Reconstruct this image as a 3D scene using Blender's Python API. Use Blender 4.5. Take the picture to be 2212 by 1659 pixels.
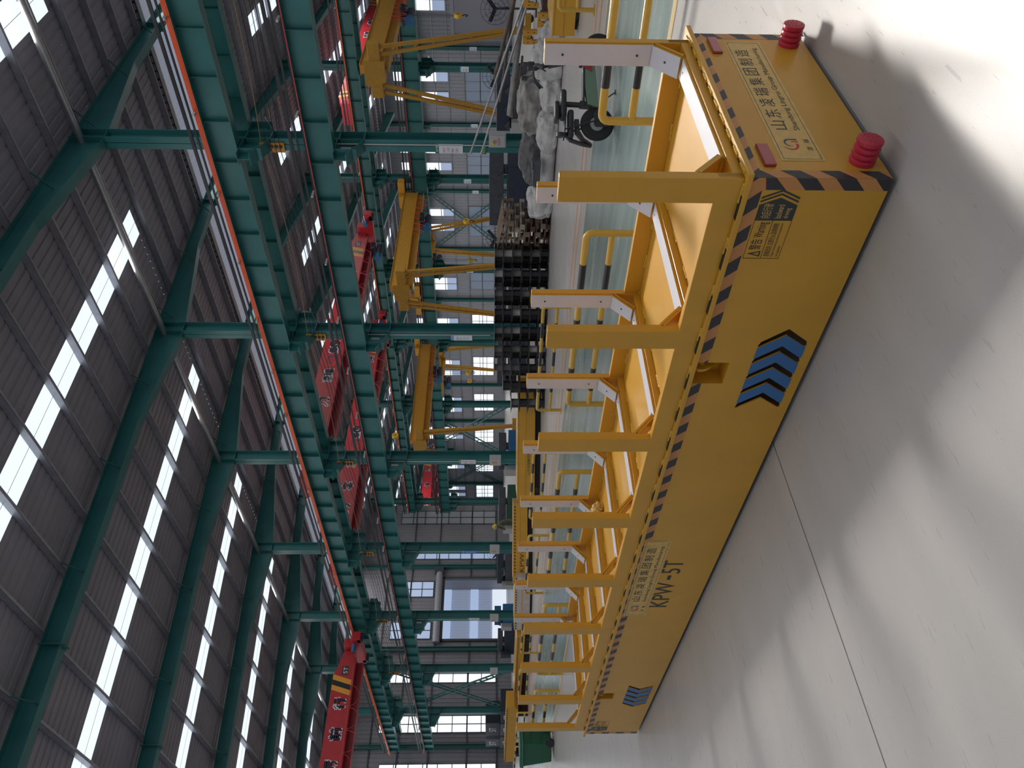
import bpy, bmesh, math, random
from mathutils import Vector, Matrix
from mathutils.geometry import tessellate_polygon
for o in list(bpy.data.objects): bpy.data.objects.remove(o)
R = math.radians; PI = math.pi
rnd = random.Random(7)
SC = bpy.context.scene; COL = SC.collection
# ---------------------------------------------------------------- camera, world, lights, exposure
FPX, YAW, PITCH, ROLL = 1582.1, R(45.99677), R(-1.49650), R(0.14631)
fw = Vector((math.cos(YAW)*math.cos(PITCH), math.sin(YAW)*math.cos(PITCH), math.sin(PITCH)))
r0 = Vector((math.sin(YAW), -math.cos(YAW), 0)); u0 = r0.cross(fw)
rt = math.cos(ROLL)*r0 + math.sin(ROLL)*u0; up = -math.sin(ROLL)*r0 + math.cos(ROLL)*u0
cam = bpy.data.cameras.new('camera'); camo = bpy.data.objects.new('camera', cam); COL.objects.link(camo)
cx, cy, cz = -up, rt, -fw            # the phone was held upright and the photo is stored turned a quarter: image right is world down
camo.matrix_world = Matrix(((cx.x, cy.x, cz.x, 0), (cx.y, cy.y, cz.y, 0), (cx.z, cy.z, cz.z, 1.6), (0, 0, 0, 1)))
cam.sensor_fit = 'HORIZONTAL'; cam.sensor_width = 36; cam.lens = FPX/2212*36; cam.clip_end = 500; cam.clip_start = .05
SC.camera = camo
SC.view_settings.view_transform = 'Standard'; SC.view_settings.look = 'None'
SC.view_settings.gamma = 1; SC.view_settings.use_curve_mapping = False
SC.view_settings.exposure = 0.0
SC.cycles.use_denoising = True
wd = bpy.data.worlds.new('daylight'); SC.world = wd; wd.use_nodes = True
bg = wd.node_tree.nodes['Background']; bg.inputs[0].default_value = (.78, .86, 1, 1); bg.inputs[1].default_value = .34
K = 1.15                              # building scale
X1, S1, Y1 = 19.55, 7.238, 10.304     # first column row: x, bay, first column
X2, S2, Y2 = 41.6, 7.04, 17.36        # second column row
X3, S3, Y3 = 66.7, 7.15, 26.2         # far side wall
YE = 61.2                             # end wall
XR = 31.05                            # ridge
XL = -7.0
def ztop(x): return 13.445 + .075*((x if x < XR else 2*XR-x) - X1)
def area(name, loc, sx, sy, power, rot=(0, 0, 0), col=(1, .98, .96)):
    l = bpy.data.lights.new(name, 'AREA'); l.shape = 'RECTANGLE'; l.size = sx; l.size_y = sy; l.energy = power; l.color = col
    o = bpy.data.objects.new(name, l); o.location = loc; o.rotation_euler = rot; COL.objects.link(o); return o
LS = 3.5; SUNP = 350
sun = area('sunlit_skylight_daylight', (16.8, 7.1, ztop(16.8)-.2), 7.0, .97, SUNP, (0, 0, 0), (1, .95, .88))   # sunlight let in by one strip, slanting down on the big cart
sun.data.spread = R(44); dz = Vector((16.8-1.4, 7.1-1.2, 12.9)).normalized(); dyv = dz.cross(Vector((1, 0, .4))).normalized(); dxv = dyv.cross(dz)
sun.rotation_euler = Matrix((dxv, dyv, dz)).transposed().to_euler()
for k in range(-3, 7):                # daylight entering through each roof-light strip of the near bay
    yk = Y1 + S1*k + 4.05
    x0, x1 = -5, 21.4
    xm = (x0+x1)/2
    area('skylight_daylight', (xm, yk, ztop(xm)-.15), 26.4, .97, LS*PI*26.4*.97, (0, -math.atan(.075), 0))
area('ridge_daylight', (XR, 34, 14.0), 5.6, 58, 2.2*PI*5.6*58)
for k in range(0, 9, 2):
    area('far_skylight_daylight', (52, 20+S1*k, ztop(52)-.2), 22, 1.9, 7*PI*22*1.9)
area('far_window_daylight', (66.2, 58, 7), 8, 70, .35*PI*8*70, (0, R(90), 0))
# ---------------------------------------------------------------- materials
MATS = {}
def mat(name, col, rough=.5, metal=0, noise=0, nscale=6, bump=0, bscale=40, emit=0, spec=.5, coat=0, alpha=1):
    m = bpy.data.materials.new(name); m.use_nodes = True; nt = m.node_tree; b = nt.nodes['Principled BSDF']
    b.inputs['Base Color'].default_value = (*col, 1); b.inputs['Roughness'].default_value = rough; b.inputs['Metallic'].default_value = metal
    b.inputs['Specular IOR Level'].default_value = spec; b.inputs['Coat Weight'].default_value = coat; b.inputs['Coat Roughness'].default_value = .12
    if emit:
        b.inputs['Emission Color'].default_value = (*col, 1); b.inputs['Emission Strength'].default_value = emit
    if noise or bump:
        tc = nt.nodes.new('ShaderNodeTexCoord')
    if noise:
        n = nt.nodes.new('ShaderNodeTexNoise'); n.inputs['Scale'].default_value = nscale; n.inputs['Detail'].default_value = 5
        nt.links.new(tc.outputs['Object'], n.inputs['Vector'])
        rp = nt.nodes.new('ShaderNodeValToRGB')
        rp.color_ramp.elements[0].position = .3; rp.color_ramp.elements[1].position = .7
        rp.color_ramp.elements[0].color = (*[c*(1-noise) for c in col], 1); rp.color_ramp.elements[1].color = (*[min(1, c*(1+noise)) for c in col], 1)
        nt.links.new(n.outputs['Fac'], rp.inputs['Fac']); nt.links.new(rp.outputs['Color'], b.inputs['Base Color'])
    if bump:
        n2 = nt.nodes.new('ShaderNodeTexNoise'); n2.inputs['Scale'].default_value = bscale; n2.inputs['Detail'].default_value = 3
        nt.links.new(tc.outputs['Object'], n2.inputs['Vector'])
        bp = nt.nodes.new('ShaderNodeBump'); bp.inputs['Strength'].default_value = bump; bp.inputs['Distance'].default_value = .02
        nt.links.new(n2.outputs['Fac'], bp.inputs['Height']); nt.links.new(bp.outputs['Normal'], b.inputs['Normal'])
    if alpha < 1: b.inputs['Alpha'].default_value = alpha
    MATS[name] = m; return m
YEL = mat('yellow_paint', (.62, .315, .022), .42, noise=.05, nscale=3, bump=.06, bscale=180, coat=.25)
YRAIL = mat('yellow_rail_paint', (.60, .36, .04), .3, noise=.05, coat=.3)
YCR = mat('crane_yellow', (.52, .26, .025), .45, noise=.08)
WELD = mat('weld_bead', (.78, .47, .05), .3, noise=.2, nscale=60, bump=.6, bscale=150)
UHMW = mat('white_plastic', (.60, .585, .62), .42, noise=.04, nscale=8)
BLK = mat('black_paint', (.018, .018, .02), .3)
TBLK = mat('tape_black', (.03, .03, .035), .38)
TORG = mat('tape_orange', (.58, .25, .075), .4, noise=.05)
REDR = mat('red_rubber', (.50, .022, .05), .32)
REFL = mat('red_reflector', (.38, .035, .04), .2, coat=.5)
INK = mat('dark_ink', (.03, .034, .033), .5)
LRED = mat('logo_red', (.5, .05, .04), .5); LNAVY = mat('logo_navy', (.03, .07, .14), .5)
PLATE = mat('clear_sticker', (.66, .42, .11), .35, noise=.12, nscale=25)
BLUE = mat('blue_paint', (.035, .15, .36), .4)
DARK = mat('dark_interior', (.02, .017, .012), .9)
SCREW = mat('screw_steel', (.06, .055, .05), .45, .6)
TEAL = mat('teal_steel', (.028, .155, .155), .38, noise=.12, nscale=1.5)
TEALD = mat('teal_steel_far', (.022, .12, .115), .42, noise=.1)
SHEET = mat('roof_sheet', (.27, .255, .29), .5, noise=.1, nscale=1.2)
PURL = mat('galvanised_purlin', (.33, .325, .36), .38, .35, noise=.12, nscale=4)
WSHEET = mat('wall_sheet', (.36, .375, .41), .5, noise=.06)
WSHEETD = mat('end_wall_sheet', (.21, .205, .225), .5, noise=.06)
SKY = mat('skylight_panel', (.80, .90, 1.0), .5, emit=1.0)
SKYW = mat('skylight_soft', (.62, .74, .92), .5, emit=.62)
WIN = mat('window_daylight', (.90, .95, 1.0), .3, emit=.95)
WINB = mat('translucent_panel', (.45, .56, .78), .4, emit=.42)
WINL = mat('window_dusk', (.28, .34, .44), .15, emit=.12)
ALU = mat('window_frame_steel', (.36, .38, .41), .4, .5)
DFR = mat('dark_frame', (.05, .06, .065), .45)
RAILM = mat('rail_steel', (.04, .04, .045), .45, .5)
ORG = mat('orange_conductor', (.85, .12, .03), .4); REDC = mat('red_conductor', (.5, .05, .05), .4)
CRED = mat('crane_red', (.42, .022, .03), .38, noise=.07, nscale=2)
CREDD = mat('crane_dark_red', (.30, .018, .03), .45)
TXT = mat('crane_text_navy', (.02, .04, .09), .5); TXTW = mat('crane_text_white', (.8, .8, .82), .5)
STR_Y = mat('stripe_yellow', (.75, .32, .03), .45)
MOTB = mat('motor_blue', (.02, .12, .27), .35); MOTD = mat('motor_dark', (.02, .028, .05), .4)
HOOKY = mat('hook_yellow', (.70, .42, .04), .35)
WIRE = mat('wire_dark', (.025, .025, .028), .5); WIREY = mat('wire_brown', (.3, .2, .1), .5)
REEL1 = mat('reel_black', (.022, .024, .027), .42, noise=.3, nscale=5)
REEL2 = mat('reel_grey', (.17, .165, .16), .5, noise=.2); REEL3 = mat('reel_white', (.42, .40, .38), .5, noise=.15)
RIM = mat('reel_flange', (.075, .07, .066), .5, noise=.35, nscale=8)
WOOD = mat('pallet_wood', (.22, .155, .105), .8, noise=.35, nscale=5); WOODD = mat('dark_wood', (.10, .045, .032), .75, noise=.25); WOODL = mat('pale_wood', (.36, .29, .22), .8, noise=.25)
TARPW = mat('white_tarpaulin', (.52, .51, .50), .55, noise=.22, nscale=3.5, bump=.5, bscale=7)
TARPG = mat('grey_plastic_sheet', (.25, .235, .22), .4, noise=.4, nscale=4, bump=.6, bscale=8)
TARPD = mat('dark_plastic_sheet', (.085, .082, .085), .4, noise=.4, nscale=4, bump=.5, bscale=8)
RUBB = mat('tyre_rubber', (.018, .018, .02), .6); BIKE = mat('bike_black', (.028, .03, .033), .4); SEATM = mat('seat_leather', (.022, .024, .028), .38)
BIKEG = mat('bike_green', (.17, .26, .18), .4); BIKEL = mat('bike_grey', (.36, .38, .36), .4)
STEEL = mat('bare_steel', (.40, .40, .41), .35, .7, noise=.1); PIPEB = mat('brown_pipe', (.13, .10, .08), .5, .4, noise=.3); PIPEG = mat('grey_pipe', (.30, .29, .28), .5, .2, noise=.2)
NAVY = mat('machine_navy', (.022, .032, .058), .45, noise=.15); MGREY = mat('machine_grey', (.06, .065, .08), .5, noise=.2)
MGRN = mat('machine_green', (.015, .085, .05), .45); BOXW = mat('box_grey', (.45, .45, .44), .45); SIGNW = mat('sign_white', (.68, .74, .78), .45); SIGNB = mat('sign_blue', (.04, .19, .45), .45); SIGNG = mat('sign_green', (.02, .16, .09), .45); SIGNY = mat('sign_yellow', (.75, .55, .03), .45); SIGNR = mat('sign_red', (.55, .05, .05), .5)
GRN = mat('bin_green', (.015, .105, .055), .4, noise=.05); GRND = mat('bin_green_light', (.04, .16, .10), .4)
CARD = mat('cardboard', (.24, .15, .09), .8); PWALL = mat('pale_wrap', (.52, .44, .40), .5, noise=.12); BRN = mat('brown_shutter', (.15, .06, .04), .6)
ROLL = mat('roller_door_sheet', (.29, .29, .34), .5); CONC = mat('concrete_block', (.10, .11, .13), .7); CONCD = mat('block_navy', (.018, .024, .036), .6)
OUTB = mat('outside_pale_blue_glow', (.55, .68, .95), .5, emit=.55); OUTS = mat('outside_sheet_glow', (.40, .47, .62), .5, emit=.35); OUTW = mat('outside_white_glow', (.85, .90, 1), .5, emit=.75); OUTP = mat('outside_pavement_glow', (.62, .70, .88), .6, emit=.5)  # emission stands in for daylight falling on the hall, gatehouse and paving
CAMO = mat('camouflage_jacket', (.12, .14, .09), .8, noise=.5, nscale=25); TROU = mat('dark_trousers', (.03, .032, .04), .8); SKIN = mat('skin', (.45, .26, .19), .6); HELM = mat('yellow_helmet', (.72, .5, .06), .35)
HOSE = mat('grey_hose', (.10, .10, .11), .5); DUCT = mat('silver_duct', (.5, .5, .5), .35, .3)
LGRN = mat('indicator_green', (.1, .9, .2), .5, emit=2); LRD = mat('indicator_red', (.9, .1, .05), .5, emit=2)
def floor_mat():
    m = bpy.data.materials.new('polished_concrete'); m.use_nodes = True; nt = m.node_tree; b = nt.nodes['Principled BSDF']
    tc = nt.nodes.new('ShaderNodeTexCoord')
    def noise(scale, sc=(1, 1, 1), det=5, rot=0):
        mp = nt.nodes.new('ShaderNodeMapping'); mp.inputs['Scale'].default_value = sc; mp.inputs['Rotation'].default_value = (0, 0, rot)
        n = nt.nodes.new('ShaderNodeTexNoise'); n.inputs['Scale'].default_value = scale; n.inputs['Detail'].default_value = det
        nt.links.new(tc.outputs['Object'], mp.inputs['Vector']); nt.links.new(mp.outputs['Vector'], n.inputs['Vector']); return n
    a = noise(.5); c = noise(.9, (1, 4, 1), 6, .1); d = noise(220, det=2); e = noise(5, (1, 9, 1), 6, .5)
    def mix(x, y, f, fa=None):
        q = nt.nodes.new('ShaderNodeMix'); q.data_type = 'RGBA'
        if isinstance(f, float): q.inputs['Factor'].default_value = f
        else: nt.links.new(f, q.inputs['Factor'])
        for s, v in ((q.inputs[6], x), (q.inputs[7], y)):
            if isinstance(v, tuple): s.default_value = v
            else: nt.links.new(v, s)
        return q.outputs[2]
    c1 = mix((.40, .375, .365, 1), (.50, .485, .455, 1), a.outputs['Fac'])
    rp = nt.nodes.new('ShaderNodeValToRGB'); rp.color_ramp.elements[0].position = .38; rp.color_ramp.elements[1].position = .66
    rp.color_ramp.elements[0].color = (.93, .93, .93, 1); rp.color_ramp.elements[1].color = (1.03, 1.025, 1.02, 1); nt.links.new(c.outputs['Fac'], rp.inputs['Fac'])
    mu = nt.nodes.new('ShaderNodeMix'); mu.data_type = 'RGBA'; mu.blend_type = 'MULTIPLY'; mu.inputs['Factor'].default_value = .9
    nt.links.new(c1, mu.inputs[6]); nt.links.new(rp.outputs['Color'], mu.inputs[7])
    rp2 = nt.nodes.new('ShaderNodeValToRGB'); rp2.color_ramp.elements[0].position = .35; rp2.color_ramp.elements[1].position = .65
    rp2.color_ramp.elements[0].color = (.93, .93, .93, 1); nt.links.new(d.outputs['Fac'], rp2.inputs['Fac'])
    mu2 = nt.nodes.new('ShaderNodeMix'); mu2.data_type = 'RGBA'; mu2.blend_type = 'MULTIPLY'; mu2.inputs['Factor'].default_value = 1
    nt.links.new(mu.outputs[2], mu2.inputs[6]); nt.links.new(rp2.outputs['Color'], mu2.inputs[7])
    nt.links.new(mu2.outputs[2], b.inputs['Base Color'])
    mr = nt.nodes.new('ShaderNodeMapRange'); mr.inputs['To Min'].default_value = .2; mr.inputs['To Max'].default_value = .42
    nt.links.new(e.outputs['Fac'], mr.inputs['Value']); nt.links.new(mr.outputs['Result'], b.inputs['Roughness'])
    bp = nt.nodes.new('ShaderNodeBump'); bp.inputs['Strength'].default_value = .05; bp.inputs['Distance'].default_value = .01
    nt.links.new(c.outputs['Fac'], bp.inputs['Height']); nt.links.new(bp.outputs['Normal'], b.inputs['Normal'])
    return m
FLOOR = floor_mat()
def streak(name, c0, c1, r0, r1):
    m = mat(name, c0, .3); nt = m.node_tree; b = nt.nodes['Principled BSDF']; tc = nt.nodes.new('ShaderNodeTexCoord')
    mp = nt.nodes.new('ShaderNodeMapping'); mp.inputs['Scale'].default_value = (1.6, .25, 1); n = nt.nodes.new('ShaderNodeTexNoise'); n.inputs['Scale'].default_value = 2; n.inputs['Detail'].default_value = 7
    nt.links.new(tc.outputs['Object'], mp.inputs['Vector']); nt.links.new(mp.outputs['Vector'], n.inputs['Vector'])
    rp = nt.nodes.new('ShaderNodeValToRGB'); rp.color_ramp.elements[0].position = .32; rp.color_ramp.elements[1].position = .7
    rp.color_ramp.elements[0].color = (*c0, 1); rp.color_ramp.elements[1].color = (*c1, 1)
    nt.links.new(n.outputs['Fac'], rp.inputs['Fac']); nt.links.new(rp.outputs['Color'], b.inputs['Base Color'])
    mr = nt.nodes.new('ShaderNodeMapRange'); mr.inputs['To Min'].default_value = r0; mr.inputs['To Max'].default_value = r1
    nt.links.new(n.outputs['Fac'], mr.inputs['Value']); nt.links.new(mr.outputs['Result'], b.inputs['Roughness']); return m
WALK = streak('green_walkway', (.17, .235, .225), (.27, .345, .32), .16, .34)
OLINE = streak('orange_line_paint', (.52, .30, .17), (.60, .45, .34), .25, .4)
YLINE = streak('yellow_line_paint', (.62, .42, .16), (.66, .52, .30), .25, .4)
# ---------------------------------------------------------------- mesh helpers
class MB:
    def __init__(s, M=None): s.v = []; s.f = []; s.mi = []; s.M = M; s.m = 0
    def add(s, vs, fs):
        n = len(s.v); s.v += [tuple(s.M @ Vector(q)) if s.M else tuple(q) for q in vs]
        for f in fs: s.f.append([i+n for i in f]); s.mi.append(s.m)
        return s
    def box(s, a, b):
        (x0, y0, z0), (x1, y1, z1) = a, b
        return s.add([(x0, y0, z0), (x1, y0, z0), (x1, y1, z0), (x0, y1, z0), (x0, y0, z1), (x1, y0, z1), (x1, y1, z1), (x0, y1, z1)],
                     [(3, 2, 1, 0), (4, 5, 6, 7), (0, 1, 5, 4), (1, 2, 6, 5), (2, 3, 7, 6), (3, 0, 4, 7)])
    def bar(s, p, q, w, h, upv=(0, 0, 1)):      # rectangular bar from p to q, w sideways, h along up
        p, q = Vector(p), Vector(q); d = (q-p).normalized(); u = Vector(upv)
        if abs(d.dot(u)) > .98: u = Vector((1, 0, 0))
        a = d.cross(u).normalized()*w/2; b = a.cross(d).normalized()*h/2
        vs = [p-a-b, p+a-b, p+a+b, p-a+b, q-a-b, q+a-b, q+a+b, q-a+b]
        return s.add(vs, [(0, 1, 2, 3), (7, 6, 5, 4), (0, 4, 5, 1), (1, 5, 6, 2), (2, 6, 7, 3), (3, 7, 4, 0)])
    def cyl(s, p, q, r, n=16, r2=None):
        p, q = Vector(p), Vector(q); d = (q-p).normalized(); u = Vector((0, 0, 1)) if abs(d.z) < .95 else Vector((1, 0, 0))
        a = d.cross(u).normalized(); b = a.cross(d); r2 = r if r2 is None else r2
        vs = [p + (a*math.cos(2*PI*i/n)+b*math.sin(2*PI*i/n))*r for i in range(n)] + [q + (a*math.cos(2*PI*i/n)+b*math.sin(2*PI*i/n))*r2 for i in range(n)]
        return s.add(vs, [(i, i+n, (i+1) % n+n, (i+1) % n) for i in range(n)] + [tuple(range(n)), tuple(range(2*n-1, n-1, -1))])
    def lathe(s, p, q, prof, n=24):             # prof: (t along axis in metres, radius)
        p, q = Vector(p), Vector(q); d = (q-p).normalized(); u = Vector((0, 0, 1)) if abs(d.z) < .95 else Vector((1, 0, 0))
        a = d.cross(u).normalized(); b = a.cross(d); vs = []
        for t, r in prof: vs += [p+d*t+(a*math.cos(2*PI*i/n)+b*math.sin(2*PI*i/n))*r for i in range(n)]
        fs = [(j*n+i, (j+1)*n+i, (j+1)*n+(i+1) % n, j*n+(i+1) % n) for j in range(len(prof)-1) for i in range(n)]
        fs += [tuple(range(n)), tuple(range(len(prof)*n-1, (len(prof)-1)*n-1, -1))]
        return s.add(vs, fs)
    def tube(s, pts, r, n=10):
        pts = [Vector(q) for q in pts]; vs = []; a = None
        for i, q in enumerate(pts):
            d = (pts[min(i+1, len(pts)-1)]-pts[max(i-1, 0)]).normalized()
            if a is None:
                u = Vector((0, 0, 1)) if abs(d.z) < .9 else Vector((1, 0, 0)); a = d.cross(u).normalized()
            else: a = (a-d*a.dot(d)).normalized()
            b = a.cross(d)
            vs += [q+(a*math.cos(2*PI*k/n)+b*math.sin(2*PI*k/n))*r for k in range(n)]
        fs = [(j*n+i, (j+1)*n+i, (j+1)*n+(i+1) % n, j*n+(i+1) % n) for j in range(len(pts)-1) for i in range(n)]
        fs += [tuple(range(n)), tuple(range(len(pts)*n-1, (len(pts)-1)*n-1, -1))]
        return s.add(vs, fs)
    def prism(s, poly, f, d, holes=()):          # poly 2d -> f(u,v) 3d, extruded by vector d
        loops = [list(poly)]+[list(hh) for hh in holes]; d = Vector(d)
        tris = tessellate_polygon([[Vector((u, v, 0)) for u, v in lp] for lp in loops])
        flat = [q for lp in loops for q in lp]; n = len(flat)
        vs = [Vector(f(u, v)) for u, v in flat]; vs = vs+[q+d for q in vs]
        fs = [tuple(t) for t in tris]+[(t[2]+n, t[1]+n, t[0]+n) for t in tris]; o = 0
        for lp in loops:
            m = len(lp); fs += [(o+i, o+(i+1) % m, o+(i+1) % m+n, o+i+n) for i in range(m)]; o += m
        return s.add(vs, fs)
    def build(s, name, mats, parent=None, smooth=False, bevel=0, kind=None, recalc=True):
        me = bpy.data.meshes.new(name); me.from_pydata(s.v, [], s.f)
        for m in (mats if isinstance(mats, (list, tuple)) else [mats]): me.materials.append(m)
        if any(s.mi): me.polygons.foreach_set('material_index', s.mi)
        if recalc:
            bm = bmesh.new(); bm.from_mesh(me); bmesh.ops.recalc_face_normals(bm, faces=bm.faces); bm.to_mesh(me); bm.free()
        if smooth:
            me.polygons.foreach_set('use_smooth', [True]*len(me.polygons)); me.set_sharp_from_angle(angle=R(35))
        o = bpy.data.objects.new(name, me); COL.objects.link(o)
        if parent: o.parent = parent
        if bevel:
            b = o.modifiers.new('edge', 'BEVEL'); b.width = bevel; b.segments = 2; b.limit_method = 'ANGLE'; b.angle_limit = R(50)
        if kind: o['kind'] = kind
        return o
def empty(name, loc, label, cat, group=None, rz=0, kind=None):
    o = bpy.data.objects.new(name, None); COL.objects.link(o); o.location = loc; o.rotation_euler = (0, 0, rz); tag(o, label, cat, group, kind); return o
def tag(o, label, cat, group=None, kind=None):
    if label: o['label'] = label
    if cat: o['category'] = cat
    if group: o['group'] = group
    if kind: o['kind'] = kind
    return o
def struct(o, label, cat): return tag(o, label, cat, None, 'structure')
def dup(o, loc=None, rz=None, parent=None):
    c = o.copy(); COL.objects.link(c)
    if parent: c.parent = parent
    if loc is not None: c.location = loc
    if rz is not None: c.rotation_euler = (0, 0, rz)
    for ch in list(o.children): dup(ch, parent=c)
    return c
def text(s, f, w=None, h=None, d=.0006, mb=None, at=(0, 0), shear=0, align='L'):
    """lettering as mesh on the plane f(u,v); fitted to width w and height h, lower left at 'at'"""
    c = bpy.data.curves.new('t', 'FONT'); c.body = s; c.resolution_u = 3; o = bpy.data.objects.new('t', c); COL.objects.link(o)
    dg = bpy.context.evaluated_depsgraph_get(); me = bpy.data.meshes.new_from_object(o.evaluated_get(dg))
    bpy.data.objects.remove(o); bpy.data.curves.remove(c)
    xs = [v.co.x for v in me.vertices]; ys = [v.co.y for v in me.vertices]
    a, b, e, g = min(xs), max(xs), min(ys), max(ys); sx = (w/(b-a)) if w else (h/(g-e)); sy = (h/(g-e)) if h else sx
    vs = [f(at[0]+(v.co.x-a)*sx, at[1]+(v.co.y-e)*sy) for v in me.vertices]
    mb.add(vs, [tuple(p.vertices) for p in me.polygons]); bpy.data.meshes.remove(me); return mb
def logo(mb, f, at, w, h):                 # swoosh of two arcs and an n-shaped stroke
    def arc(c, r, a0, a1, t0, t1, n=14, ky=1.0):
        P = []; Q = []
        for i in range(n+1):
            a = R(a0+(a1-a0)*i/n); t = (t0+(t1-t0)*i/n)
            P.append((c[0]+math.cos(a)*r, c[1]+math.sin(a)*r*ky)); Q.append((c[0]+math.cos(a)*(r-t), c[1]+math.sin(a)*(r-t)*ky))
        return P+Q[::-1]
    def put(poly, m):
        mb.m = m; tris = tessellate_polygon([[Vector((u, v, 0)) for u, v in poly]])
        mb.add([f(at[0]+u*w, at[1]+v*h) for u, v in poly], [tuple(t) for t in tris])
    put(arc((.42, .52), .42, 110, 285, .03, .17), 0)
    put(arc((.62, .5), .32, 200, 20, .02, .13), 1)
    put([(.84, .58), (.93, .6), (.93, .1), (.82, .1)], 1); put([(.66, .42), (.74, .45), (.74, .08), (.65, .08)], 0)
    mb.m = 0
def blob(name, c, r, m, seed=0, amp=.18, freq=2.2, sub=5, parent=None, flat=True):
    """crumpled sheet wrapped round something: displaced ellipsoid resting on its underside"""
    from mathutils import noise as nz
    bm = bmesh.new(); bmesh.ops.create_icosphere(bm, subdivisions=sub, radius=1)
    off = Vector((seed*3.7, seed*1.3, seed*2.1))
    for v in bm.verts:
        p = v.co.copy(); d = p.normalized()
        sq = Vector([math.copysign(abs(q)**.7, q) for q in d])
        n1 = nz.noise(d*freq+off); n2 = 1-abs(nz.noise(d*freq*2.4+off*2)); n3 = 1-abs(nz.noise(Vector((d.x*7, d.y*7, d.z*2.5))+off))
        k = 1+amp*n1+amp*.55*(n2-.7)+amp*.35*(n3-.7)
        q = sq*k; v.co = Vector((q.x*r[0], q.y*r[1], q.z*r[2]))
        if flat and v.co.z < -r[2]*.8: v.co.z = -r[2]*.8+(v.co.z+r[2]*.8)*.1
    zmin = min(v.co.z for v in bm.verts)
    me = bpy.data.meshes.new(name); bm.to_mesh(me); bm.free(); me.materials.append(m)
    me.polygons.foreach_set('use_smooth', [True]*len(me.polygons))
    o = bpy.data.objects.new(name, me); COL.objects.link(o); o.location = (c[0], c[1], c[2]-(zmin if flat else 0))
    if parent: o.parent = parent
    return o
# ================================================================ the setting
f_ = MB(); f_.box((XL, -8, -.2), (X3+.5, 100, 0)); struct(f_.build('floor', FLOOR), 'pale polished concrete floor of the whole workshop', 'floor')
m = MB(); m.add([(6.95, -6, .003), (10.95, -6, .003), (10.95, 58, .003), (6.95, 58, .003)], [(0, 1, 2, 3)])
struct(m.build('trim_1', WALK), 'green painted walkway strip between the two rows of guard rails', 'floor marking')
m = MB(); m.add([(x, y, .0035) for x, y in ((6.8, -6), (6.95, -6), (6.95, 58), (6.8, 58))], [(0, 1, 2, 3)])
struct(m.build('trim_2', YLINE), 'yellow line along the near edge of the green walkway', 'floor marking')
m = MB()
for a, b in ((10.95, 11.05), (11.55, 11.85), (12.05, 12.25)): m.add([(x, y, .003) for x, y in ((a, -6), (b, -6), (b, 58), (a, 58))], [(0, 1, 2, 3)])
struct(m.build('trim_3', OLINE), 'worn orange lines along the far edge of the green walkway', 'floor marking')
m = MB(); m.add([(2.75, 3.208, .002), (-.2, 3.17, .002), (-.2, 3.1735, .002), (2.75, 3.2115, .002)], [(0, 1, 2, 3)])
struct(m.build('trim_4', DARK), 'thin dark control joint in the floor beside the big yellow cart', 'floor joint')
def rib(y0, y1, step=.3, hgt=.03):            # trapezoid sheet profile
    P = []; y = y0
    while y < y1:
        for dy, dz in ((0, 0), (step*.62, 0), (step*.7, hgt), (step*.92, hgt)):
            if y+dy < y1: P.append((y+dy, dz))
        y += step
    P.append((y1, 0)); return P
def roof(x0, x1, y0, y1, mb):
    P = rib(y0, y1); n = len(P); vs = [(x, y, ztop(x)+.22+dz) for x in (x0, x1) for y, dz in P]
    mb.add(vs, [(i, i+1, i+1+n, i+n) for i in range(n-1)])
skw = .97; SL = (-5.6, 21.5); SRr = (38.6, 63.5)
ys = [-8]+[v for k in range(-2, 7) for v in (Y1+S1*k+3.57, Y1+S1*k+3.57+skw)]+[YE]
rm = MB()
roof(XL, SL[0], -8, YE, rm); roof(SL[1], 27.8, -8, YE, rm); roof(33.9, SRr[0], -8, YE, rm)
for a, b in zip(ys[::2], ys[1::2]): roof(SL[0], SL[1], a, b, rm)
ys3 = [-8]+[v for k in range(-2, 12) for v in (Y1+S1*k+3.57, Y1+S1*k+3.57+skw)]+[100]
for a, b in zip(ys3[::2], ys3[1::2]): roof(SRr[0], SRr[1], a, b, rm)
roof(SRr[1], X3, -8, 100, rm)
struct(rm.build('ceiling', SHEET, recalc=False), 'grey ribbed metal roof sheeting over the workshop', 'ceiling')
n = 1
for k in range(-2, 12):
    y = Y1+S1*k+3.57
    for x0, x1 in (SL, SRr):
        if k > 6 and x0 < 0: continue
        p = MB(); z = lambda x: ztop(x)+.22
        p.add([(x0, y, z(x0)), (x1, y, z(x1)), (x1, y+skw, z(x1)), (x0, y+skw, z(x0))], [(0, 1, 2, 3)])
        o = p.build(f'window_{n}', SKY, recalc=False); n += 1
        struct(o, 'bright roof light strip running up the %s roof slope' % ('near' if x0 < 0 else 'far'), 'skylight')
        q = MB(); q.bar((x0, y+skw*.5, z(x0)-.012), (x1, y+skw*.5, z(x1)-.012), .012, .006); q.build('seam', ALU, o)
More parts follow.
